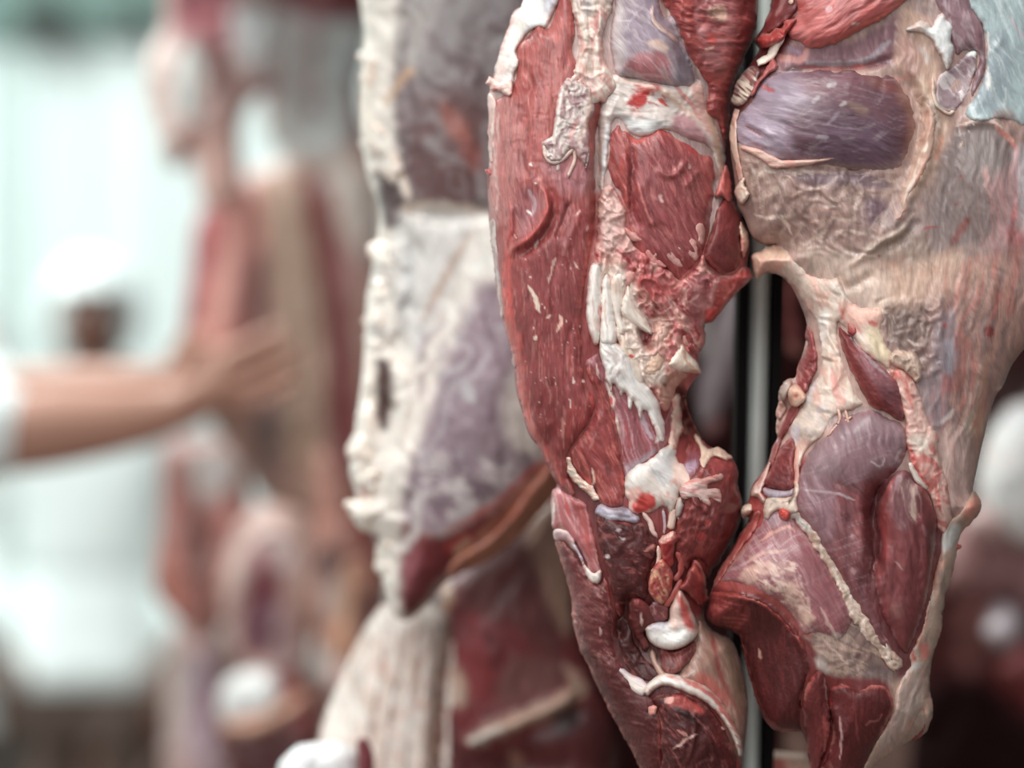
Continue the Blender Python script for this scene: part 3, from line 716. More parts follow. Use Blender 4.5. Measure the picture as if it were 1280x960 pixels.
# --- white tendon fingers
LP.part('tendon', grow([(738,338),(745,335),(751,340),(752,365),(751,395),(750,420),(743,425),(738,412),(734,392),(735,362)], 1.14), WHITE, B=13, Rr=9, off=4, step=1.4, mat=TENDON, fib=86, jag=.9, ops=[N(86, 40, 3.5, 1.6), K(86, 24, 3, .62, (226,196,184), .7), L([(751,380),(750,400)], 3, (220,110,100), .7)])
LP.part('tendon', grow([(752,362),(757,348),(762,352),(766,378),(769,400),(770,424),(762,428),(753,426),(750,418),(752,390)], 1.14), (240,234,226), B=12, Rr=9, off=6, step=1.4, mat=TENDON, fib=84, jag=.9, ops=[N(84, 36, 3.5, 1.8), L([(757,370),(758,410)], 2.5, (206,176,160), .8)])
LP.part('tendon', grow([(766,350),(776,345),(782,352),(783,365),(780,380),(778,394),(783,404),(790,410),(781,412),(777,417),(772,408),(768,396),(764,372)], 1.14), (238,226,214), B=12, Rr=8, off=5, step=1.4, mat=TENDON, fib=80, jag=.9, ops=[N(80, 30, 3.5, 1.6), P([(766,352),(778,348),(780,366),(768,366)], (228,204,186), 4)])
LP.part('tendon', grow([(782,366),(786,360),(793,372),(800,388),(808,400),(813,414),(806,413),(796,407),(786,400),(777,392),(778,380)], 1.14), (240,226,212), B=13, Rr=9, off=7, step=1.3, mat=TENDON, fib=50, jag=.7, ops=[N(55, 30, 3.5, 1.8), L([(789,375),(802,398)], 3, (226,190,174), .7)])
LP.part('tendon_sheet', [(748,424),(758,421),(770,426),(780,436),(790,450),(798,464),(806,478),(815,487),(822,500),(828,520),(832,538),(828,552),(820,545),(814,528),(809,515),(803,512),(801,526),(796,512),(791,500),(788,512),(784,500),(780,490),(777,498),(772,484),(766,480),(764,494),(759,476),(752,452)], (240,236,230), B=9, Rr=10, off=6, step=1.4, mat=TENDON, fib=62, jag=1.8, ops=[N(62, 34, 5, 2.0), C([(750,430),(790,430),(790,480),(755,470)], 10, 1.6), K(62, 26, 4, .62, (214,196,190), .7), G(773, 462, 6, 5, 0, 3)])
LP.part('tendon', grow([(777,418),(783,424),(792,440),(800,456),(804,474),(798,482),(790,472),(783,452),(776,434)], 1.14), (236,218,200), B=10, Rr=7, off=5, step=1.4, mat=TENDON, fib=60, jag=.8, ops=[N(60, 26, 4, 1.4), L([(786,444),(793,446)], 5, (212,62,54), .95), L([(779,425),(788,455)], 4, (206,176,140), .6)])
LP.part('fat_lump', [(834,452),(842,440),(850,430),(857,434),(866,446),(872,455),(877,466),(870,467),(860,465),(850,467),(842,465),(835,459)], (240,222,204), B=16, Rr=12, off=4, step=1.4, mat=FAT, jag=1.0, ops=[C(None, 14, 2.6), G(843, 451, 4, 4, 0, 2), L([(855,438),(858,452),(868,460)], 2.5, (206,160,130), .8), P([(862,460),(877,466),(868,468)], (226,180,150), 3)])
LP.part('fat_lump', [(806,456),(814,440),(826,434),(832,446),(830,464),(818,472),(808,468)], (228,190,164), B=10, Rr=9, off=3, step=1.4, mat=FAT, jag=1.4, ops=[C(None, 10, 2.2)])

# --- striped muscle under the tendons
LP.part('striped_muscle', [(730,456),(746,440),(754,452),(762,470),(780,482),(800,490),(815,504),(826,530),(836,514),(841,500),(845,520),(842,545),(830,560),(818,570),(805,580),(795,588),(784,600),(779,590),(774,552),(766,515),(752,480)], (158,84,92), B=8, Rr=14, off=-3, step=1.6, mat=SKINM, fib=74, jag=1.2, ops=[N(74, 60, 6, 2.2), K(74, 40, 3, .60, (200,150,152), .6), K(74, 36, 4, .62, (136,52,54), .7, None, 9), L([(745,455),(749,480),(752,505)], 4, (230,200,190), .9), L([(760,478),(766,512),(772,548),(777,582)], 7, (238,220,206), .95, 3), L([(795,500),(806,530),(816,550)], 5, (198,176,186), .8), L([(812,506),(822,530),(826,545)], 6, (206,200,204), .9), P([(780,585),(800,575),(820,560),(815,575),(790,600)], (190,170,180), 5, .8), L([(762,496),(765,506)], 4, (200,40,40), .9), P([(820,545),(828,540),(827,550),(820,553)], WHITE, 2), L([(782,530),(788,560)], 4, (176,62,58), .6), L([(844,505),(842,540)], 6, (222,180,166), .9)])
LP.part('edge_fat', [(838,500),(848,494),(852,506),(853,520),(855,535),(850,546),(846,560),(840,566),(836,550),(840,525)], (224,196,178), B=10, Rr=7, off=0, step=1.5, mat=FAT, jag=2.4, jags=8, ops=[C(None, 9, 2.0), K(80, 14, 5, .6, (206,130,120), .7)])

# --- second red lobe with its bristly white edge
LP.part('lean_lobe', [(713,566),(722,551),(735,533),(743,516),(746,500),(740,482),(733,462),(738,452),(748,470),(757,492),(766,520),(774,552),(780,592),(781,620),(778,633),(762,635),(749,627),(742,612),(735,606),(726,597),(717,585)], (152,60,58), B=13, Rr=14, off=-3, step=1.6, fib=72, jag=1.4, ops=[N(72, 40, 7, 2.2), N(60, 16, 5, 1.2, 9), K(74, 26, 3, .64, (206,110,98), .6), K(74, 22, 3, .66, (112,40,42), .6, None, 9), L([(777,580),(781,605),(780,625)], 5, (206,86,78), .8), L([(740,585),(742,600),(740,607)], 3, (236,190,170), .9), L([(738,560),(746,540)], 3, (180,120,116), .6), P([(720,590),(738,600),(736,609),(724,600)], (196,60,56), 4, .7), R([(716,560),(722,580),(738,604)], 5, -3)])
LP.strand('fringe_fat', [(711,572),(714,588),(722,600),(732,607),(740,616),(746,626)], [4,8,11,10,10,7], (238,222,204), off=4, ops=[K(20, 6, 2, .55, (206,140,120), .8), N(25, 6, 2.2, 2.0)], jag=2.2)

# --- pale joint capsule
LP.part('joint_capsule', [(783,594),(794,580),(808,577),(824,564),(838,552),(843,548),(846,560),(847,574),(858,584),(871,600),(866,610),(852,613),(848,624),(844,640),(836,642),(829,634),(816,640),(802,643),(790,641),(783,624),(780,606)], (220,208,198), B=16, Rr=20, off=-2, step=1.6, mat=TENDON, fib=40, jag=1.6, ops=[N(40, 30, 9, 2.6), P([(818,572),(836,560),(842,580),(836,605),(822,600)], (196,196,196), 6, .8), P([(784,592),(808,580),(806,600),(788,614)], (236,230,222), 5), P([(790,628),(798,616),(812,614),(820,626),(812,638),(798,642),(790,638)], (206,62,54), 4, 1, 5, 8), P([(784,612),(800,610),(796,624),(786,630)], (236,186,172), 4), P([(846,575),(862,588),(868,602),(850,606),(842,595)], (234,204,190), 4), K(70, 14, 6, .62, (222,160,148), .7, [(820,590),(870,600),(850,640),(826,640)]), L([(812,580),(824,600)], 3, (170,176,180), .7), L([(806,578),(820,575)], 5, (244,240,234), .9), G(803, 628, 8, 7, 0, -3)])
for ln, wd, cc in (([(803,640),(812,652),(816,664),(822,672)], 6, (232,196,186)), ([(842,635),(840,650),(838,662)], 10, (228,198,182)), ([(829,636),(831,655),(830,668)], 4, (190,170,180)), ([(845,640),(852,655),(858,660)], 3, (206,190,184))):
    LP.strand('tendon_cord', ln, wd, cc, off=4, mat=TENDON)
LP.part('capsule_fold', [(744,640),(752,630),(766,634),(780,634),(792,642),(800,647),(795,655),(780,652),(762,652),(750,646)], (176,168,184), B=8, Rr=7, off=1, step=1.5, mat=SKINM, ops=[N(20, 18, 6, 2), L([(750,642),(770,646),(790,648)], 4, (206,204,214), .8), P([(764,634),(782,634),(776,646)], (112,84,96), 4, .8)])

# --- pink flank with its pale end
LP.part('flank_muscle', [(690,618),(697,608),(706,614),(720,622),(733,630),(739,650),(744,675),(749,700),(751,715),(744,722),(736,714),(730,700),(722,684),(712,672),(702,664),(692,660),(689,640)], (178,96,98), B=10, Rr=12, off=-3, step=1.6, fib=70, mat=SKINM, ops=[N(70, 40, 5, 2), K(72, 30, 3, .58, (206,150,150), .6), L([(735,625),(742,660),(749,705)], 4, (226,150,130), .8), P([(716,622),(734,632),(744,690),(734,690),(722,650)], (160,66,62), 6, .8), L([(691,622),(690,655)], 4, (232,214,206), .9), R([(722,630),(734,680)], 5, -3), L([(709,628),(712,645)], 4, (196,70,62), .7)])
LP.part('fat_band', [(692,664),(702,660),(712,665),(722,682),(732,704),(740,716),(750,712),(752,722),(747,730),(738,728),(730,712),(722,694),(712,684),(704,676),(694,676)], (212,196,194), B=9, Rr=6, off=0, step=1.5, mat=FAT, ops=[N(50, 16, 5, 1.6), P([(734,710),(752,710),(750,730),(736,728)], (238,226,218), 3), P([(695,664),(715,672),(712,684),(695,676)], (176,120,126), 4, .8), L([(716,678),(728,700)], 5, (196,186,206), .8)])

# --- dark lower muscles, colours lowered further for light falling off downward
LP.part('dark_muscle', [(745,652),(750,640),(762,646),(782,651),(803,654),(813,668),(823,684),(817,704),(811,722),(812,742),(806,752),(795,748),(787,745),(781,766),(772,772),(766,748),(758,716),(750,690),(746,670)], (88,35,35), B=13, Rr=16, off=-4, step=1.6, mat=CUT, fib=60, ops=[C(None, 17, 2.2), N(60, 20, 8, 2), P([(752,645),(800,652),(802,662),(754,662)], (72,26,26), 4, .9), L([(760,650),(798,656)], 4, (140,52,50), .7), K(30, 10, 4, .70, (170,90,86), .6), L([(770,664),(776,662)], 4, (214,196,200), .9), L([(774,672),(782,674)], 3, (196,176,180), .8), P([(757,694),(761,693),(762,697),(758,698)], (226,216,214), 1, 1, 0), P([(750,690),(760,715),(768,750),(780,765),(772,772),(762,740)], (140,52,50), 4, .8), R([(770,690),(790,710),(800,740)], 6, -3), L([(806,690),(815,684),(822,682)], 4, (216,140,126), .9)])
LP.part('outer_muscle', [(694,677),(704,675),(713,684),(724,698),(736,722),(750,730),(756,720),(764,748),(768,775),(768,808),(776,826),(790,845),(799,862),(815,870),(822,886),(826,910),(827,960),(828,1010),(816,1010),(797,955),(766,896),(743,851),(727,815),(717,786),(715,768),(714,745),(704,708)], (110,48,48), B=15, Rr=22, off=-4, step=1.7, mat=CUT, fib=70, ops=[N(60, 26, 12, 2.4), N(30, 12, 5, 1.0, 9), K(40, 9, 3, .70, (206,150,140), .6), K(115, 8, 3, .72, (190,130,120), .5, None, 11), P([(700,690),(730,710),(760,760),(760,810),(730,800),(716,760)], (118,54,54), 14, .7), P([(724,815),(760,830),(800,870),(822,900),(826,1000),(800,960),(750,870)], (88,34,34), 12, .9), L([(757,722),(766,752),(769,785),(771,812),(784,838)], 7, (176,66,62), .85, 5), L([(716,778),(718,776)], 3, WHITE), L([(749,783),(750,793)], 2.5, (226,190,180), .8), L([(826,890),(826,960)], 6, (150,60,58), .7), L([(696,700),(714,760),(720,800)], 6, (160,84,84), .6), N(20, 20, 4, 1.2, 13)])
LP.part('kidney_muscle', [(786,750),(796,746),(808,752),(816,764),(822,778),(812,786),(806,792),(812,806),(806,814),(797,802),(790,784),(786,768)], (108,44,42), B=12, Rr=12, off=4, step=1.5, mat=CUT, ops=[C(None, 12, 1.8), L([(801,765),(802,782)], 3, (230,190,180), .9), P([(794,748),(810,754),(812,764),(798,764)], (146,60,58), 5, .7)])
LP.part('pit_muscle', [(826,810),(842,814),(858,808),(868,800),(870,812),(862,826),(850,838),(838,842),(828,834)], (110,44,42), B=8, Rr=10, off=2, step=1.6, mat=CUT, fib=75, ops=[N(75, 30, 4, 2.2), K(75, 24, 3, .6, (160,90,84), .6)])
LP.part('pit_wall', [(772,776),(780,768),(788,784),(796,806),(806,822),(818,832),(828,846),(816,852),(800,850),(786,838),(776,822),(771,800)], (74,28,27), B=6, Rr=12, off=-2, step=1.8, mat=CUT, ops=[N(50, 20, 6, 3.0), C(None, 14, 2)])
LP.strand('sinew', [(815,812),(818,826),(824,838),(832,848)], 8, (176,136,118), off=4, mat=TENDON)

# --- marrow knob, cartilage cap, red tissue loops
LP.part('marrow_bone', [(813,716),(819,704),(828,699),(836,706),(841,718),(840,736),(834,750),(826,757),(818,752),(812,742),(810,728)], (184,84,76), B=13, Rr=9, off=6, step=1.4, mat=CUT, ops=[C(None, 8, 2.6), K(40, 8, 5, .58, (222,170,130), .8), L([(813,716),(811,735),(820,752)], 3.5, (222,130,116), .9), L([(838,712),(839,735)], 4, (206,76,70), .8)])
LP.part('red_tissue', [(823,676),(832,668),(842,664),(848,672),(844,684),(842,698),(838,708),(830,704),(827,692)], (202,80,74), B=12, Rr=8, off=5, step=1.4, mat=MUSCLE, ops=[C(None, 9, 3.0), P([(814,666),(840,660),(846,668),(830,678),(820,676)], (232,180,166), 3), P([(828,680),(842,680),(838,704),(830,702)], (164,40,40), 4)])
LP.strand('tissue_cord', [(823,682),(824,696),(822,708),(815,716)], 7, (230,190,176), off=8)
LP.strand('tissue_cord', [(845,690),(851,700),(850,716),(842,726)], 8, (190,74,68), off=6, mat=MUSCLE)
LP.strand('tissue_cord', [(852,724),(846,738),(838,750),(830,760)], 9, (208,96,88), off=6, mat=MUSCLE)
LP.part('red_flap', [(862,712),(867,700),(875,702),(880,718),(884,735),(886,752),(876,757),(866,752),(858,742),(850,736),(856,724)], (160,62,58), B=13, Rr=8, off=6, step=1.4, mat=MUSCLE, fib=70, ops=[N(70, 20, 6, 3), L([(868,700),(877,710),(883,735),(886,752)], 3, (230,150,136), .9), L([(864,704),(871,716),(878,728)], 6, (214,100,90), .8), P([(864,722),(878,730),(876,752),(864,748)], (140,52,50), 5, .8)])
LP.part('cartilage_cap', [(806,786),(814,779),(826,777),(835,776),(837,762),(843,748),(849,738),(855,741),(861,752),(865,764),(871,778),(873,788),(868,799),(856,808),(840,813),(824,810),(812,803)], (240,222,210), B=20, Rr=13, off=8, step=1.3, mat=TENDON, jag=.8, ops=[N(20, 20, 8, 2.0), P([(808,788),(840,782),(864,792),(854,806),(824,808),(812,800)], (242,238,232), 5), P([(848,742),(858,750),(864,772),(870,786),(858,786),(850,770)], (206,64,56), 4, .9, 4, 8), P([(838,760),(848,756),(850,782),(838,784)], (240,206,192), 4), L([(808,803),(824,812),(840,815)], 4, (206,80,70), .8), P([(812,779),(834,776),(832,786),(816,788)], (196,196,208), 3, .8)])
LP.part('purple_muscle', [(813,754),(824,752),(834,760),(836,774),(824,779),(814,778),(810,766)], (136,66,68), B=9, Rr=9, off=6, step=1.5, mat=SKINM, ops=[K(60, 10, 4, .66, (206,150,146), .6), L([(816,752),(822,754)], 4, (196,206,220), .9)])

# --- red lump to the right with a pale membrane fan
LP.part('red_lump', [(862,548),(880,554),(893,563),(905,567),(917,576),(922,590),(921,606),(927,629),(924,651),(913,676),(899,701),(886,722),(880,704),(870,700),(858,712),(846,700),(842,672),(846,648),(850,622),(854,596),(856,570)], (128,50,48), B=16, Rr=24, off=-4, step=1.7, fib=110, jag=2.2, ops=[C(None, 14, 3.4), N(120, 24, 8, 2.8), K(120, 18, 4, .62, (182,84,78), .6), K(110, 14, 5, .66, (96,32,34), .6, None, 9), P([(905,600),(928,625),(920,665),(895,705),(884,720),(896,660)], (104,36,36), 8, .85), P([(886,570),(916,578),(918,598),(892,600)], (152,60,60), 6, .7), L([(883,650),(887,656)], 7, (214,90,80), .8), L([(872,668),(880,672)], 8, (196,60,56), .7), P([(853,566),(870,562),(876,574),(866,582),(854,578)], (136,70,80), 4, .9), P([(856,580),(872,576),(868,590),(858,592)], (176,150,172), 4, .8)])
LP.part('membrane_fan', [(850,612),(860,600),(872,598),(886,594),(900,592),(902,598),(892,604),(886,608),(900,612),(904,620),(902,630),(896,628),(886,622),(888,632),(878,628),(866,622),(856,624)], (212,178,170), B=5, Rr=6, off=12, step=1.4, mat=TENDON, fib=10, jag=2.0, ops=[N(10, 22, 4, 2.4), K(12, 18, 3, .54, (176,100,98), .8), L([(856,606),(880,597),(900,594)], 4, (222,120,106), .7), L([(858,616),(880,624),(892,628)], 4, (232,216,204), .8)])
LP.part('edge_fat', [(868,545),(874,544),(880,556),(886,562),(896,560),(906,564),(916,573),(908,576),(896,572),(888,576),(882,588),(876,592),(873,578),(876,566)], (216,186,164), B=9, Rr=6, off=8, step=1.4, mat=FAT, jag=2.0, ops=[C(None, 8, 2.0)])
LP.part('gristle', [(843,632),(850,622),(855,632),(852,644),(845,646)], (176,168,164), B=8, Rr=6, off=4, step=1.3, mat=TENDON)

# --- lower tendon seam, bottom muscle and bone side
LP.part('bone_side', [(872,776),(877,776),(884,786),(897,792),(911,799),(921,818),(929,845),(934,880),(931,910),(926,930),(916,905),(902,882),(882,864),(860,853),(846,850),(856,836),(866,815),(871,796)], (172,132,116), B=10, Rr=18, off=-3, step=1.7, mat=TENDON, fib=72, ops=[N(72, 50, 10, 1.6), K(74, 40, 5, .58, (146,100,84), .6), L([(890,790),(896,825),(906,855),(922,890)], 6, (150,52,50), .7, 5), P([(905,790),(925,830),(932,870),(920,880),(908,840)], (132,104,84), 8, .8), P([(876,840),(896,852),(912,880),(896,876),(870,856)], (206,92,80), 6, .7), L([(872,790),(866,812),(856,834)], 5, (206,196,190), .8)])
LP.strand('tendon_seam', [(745,819),(756,825),(770,834),(784,846),(796,858),(808,866)], [8,14,11,12,22,14], (214,196,200), off=3, mat=TENDON, ops=[P([(782,845),(800,855),(816,866),(800,868),(788,860)], (238,226,216), 4), P([(745,815),(768,828),(766,842),(745,832)], (186,166,182), 4)], jag=2)
LP.strand('tendon_seam', [(806,868),(816,856),(830,849),(846,852),(864,859),(882,868),(898,884),(912,905),(922,926),(926,945)], [8,12,16,17,18,17,13,10,9,6], (236,222,210), B=12, off=3, mat=TENDON, ops=[L([(834,846),(860,853),(888,868),(908,892),(924,920)], 6, (212,80,70), .8), P([(820,850),(850,850),(860,862),(830,860)], (244,238,230), 4), K(35, 14, 4, .66, (214,110,98), .7), N(35, 20, 6, 1.6)])
LP.part('bottom_muscle', [(814,876),(824,868),(846,866),(866,872),(884,882),(900,900),(912,925),(921,945),(922,975),(908,1020),(880,1040),(842,1030),(828,1010),(826,960),(825,905)], (84,32,32), B=12, Rr=18, off=-3, step=1.7, mat=CUT, fib=65, ops=[C(None, 20, 2.6), N(60, 26, 9, 2.6), P([(836,872),(850,868),(866,876),(880,888),(868,892),(850,884),(836,884)], (172,66,60), 5, .9), L([(833,878),(840,872)], 6, (236,170,156), .9), P([(842,884),(860,888),(884,910),(860,902)], (50,18,18), 4, .9), L([(842,936),(858,924),(872,918)], 3.5, (216,170,160), .9), L([(846,912),(860,920)], 3, (206,140,130), .8), P([(886,890),(906,915),(920,950),(908,960),(896,930)], (110,40,38), 6, .8), L([(905,908),(906,912)], 4, (236,180,170)), L([(913,920),(914,924)], 4, (236,180,170)), K(60, 16, 3, .7, (170,90,84), .5)])  # dark meat, base colour lowered further for the light falloff
LP.part('fat_nub', [(810,884),(816,880),(822,884),(820,892),(812,894)], (230,150,136), B=6, Rr=5, off=5, step=1.3, mat=FAT)

# --- dark side muscle near the post, its fat edge and the pink flap above
LP.part('side_muscle', [(905,248),(914,250),(922,263),(928,280),(925,300),(927,318),(924,332),(916,340),(903,341),(890,335),(880,319),(885,300),(893,275),(899,258)], (116,42,42), B=12, Rr=14, off=2, step=1.6, mat=CUT, ops=[N(80, 12, 8, 1.0), L([(882,318),(892,332),(906,339)], 4, (150,60,58), .8), P([(895,255),(912,255),(912,272),(896,272)], (132,50,50), 6, .7), L([(897,262),(888,300)], 2, (150,110,104), .6)])
LP.part('edge_fat', [(924,276),(930,282),(936,296),(934,312),(930,322),(927,318),(925,300)], (222,186,162), B=10, Rr=6, off=4, step=1.4, mat=FAT, ops=[C(None, 9, 1.6), P([(922,294),(930,298),(932,316),(926,316)], (206,90,84), 3, .8)])
LP.part('pink_flap', [(897,232),(903,212),(908,206),(912,218),(914,236),(914,252),(908,250),(901,246),(894,246)], (196,92,88), B=12, Rr=7, off=6, step=1.4, mat=MUSCLE, ops=[N(60, 20, 6, 2), K(70, 18, 4, .6, (222,140,130), .6)])
# ================================================================ front cut on the right of the post
RO = [(1015,-130),(976,-40),(966,0),(957,28),(947,44),(942,51),(949,62),(941,75),(931,90),(922,107),(918,122),(917,131),(921,136),(917,150),(914,166),(913,186),(917,215),(920,240),(922,258),(930,272),(937,290),(945,301),(956,306),(972,306),(962,308),(950,314),(940,320),
      (942,334),(946,346),(955,342),(968,342),(980,348),(991,361),(1000,380),(1007,399),(1009,415),(1006,432),(1002,446),(998,458),(994,472),(984,474),(975,486),(973,500),(978,510),(971,524),(970,540),(972,548),(965,562),(960,578),(950,594),(942,604),(938,613),(936,626),(926,636),(927,645),(936,648),
      (925,668),(912,690),(900,712),(892,730),(888,742),(886,756),(883,767),(886,776),(896,783),(910,785),(918,791),(925,797),(930,820),(938,850),(948,880),(955,897),(963,909),(972,914),(1000,915),(1005,920),(1010,936),(1014,962),(1022,1000),(1050,1020),
      (1078,1000),(1086,962),(1098,951),(1112,944),(1124,935),(1133,929),(1146,922),(1158,915),(1162,904),(1166,894),(1163,876),(1162,852),(1163,838),(1166,820),(1172,800),(1176,784),(1179,762),(1182,742),(1188,725),(1194,700),(1196,680),(1200,668),(1206,660),(1215,651),(1222,645),
      (1227,632),(1222,624),(1217,617),(1218,604),(1222,585),(1226,565),(1231,545),(1236,522),(1244,496),(1252,485),(1257,475),(1263,460),(1270,449),(1280,437),(1300,420),(1330,385),(1345,300),(1350,100),(1345,-130)]
RP = Piece('beef_hindquarter', 'large beef cut with grey membrane and purple muscle hanging right of the steel post', 'meat', RO, 1.541, 74, 120, 85,
    sculpt=[G(1030, 150, 95, 55, 5, 16), R([(1112,88),(1142,120),(1148,160),(1143,196),(1128,222)], 9, -9), R([(1128,60),(1158,110),(1163,150),(1155,200),(1138,240),(1120,275),(1085,310)], 11, 10),
            G(1236, 225, 44, 70, -10, 16), R([(1196,162),(1232,150),(1262,168),(1280,205)], 6, 7), R([(1195,120),(1200,170)], 8, -6), G(1200, 95, 20, 30, 10, -10), R([(985,210),(1040,214),(1090,218)], 6, -5), G(1010, 265, 70, 40, 0, 6),
            R([(970,95),(1020,86),(1080,84),(1120,70)], 5, -10), G(1040, 30, 60, 24, -20, 12), R([(1095,340),(1060,360),(1045,340)], 6, -5), G(1090, 470, 24, 46, -25, 10), G(1060, 570, 50, 40, 0, 16), R([(1104,600),(1092,640),(1094,690),(1100,720)], 8, -22), G(1135, 690, 26, 90, 0, 12), G(960, 720, 50, 45, 20, 12),
            R([(985,640),(1040,708),(1085,785),(1120,838)], 6, -5), R([(890,742),(950,752),(990,786),(1012,830)], 4, 6), G(960, 830, 40, 60, -15, -14), G(1190, 560, 30, 120, -8, 6), G(985, 520, 14, 40, 15, -20), R([(1158,590),(1170,640),(1172,700),(1160,760)], 5, -8), G(1075, 905, 40, 40, 0, 6)])

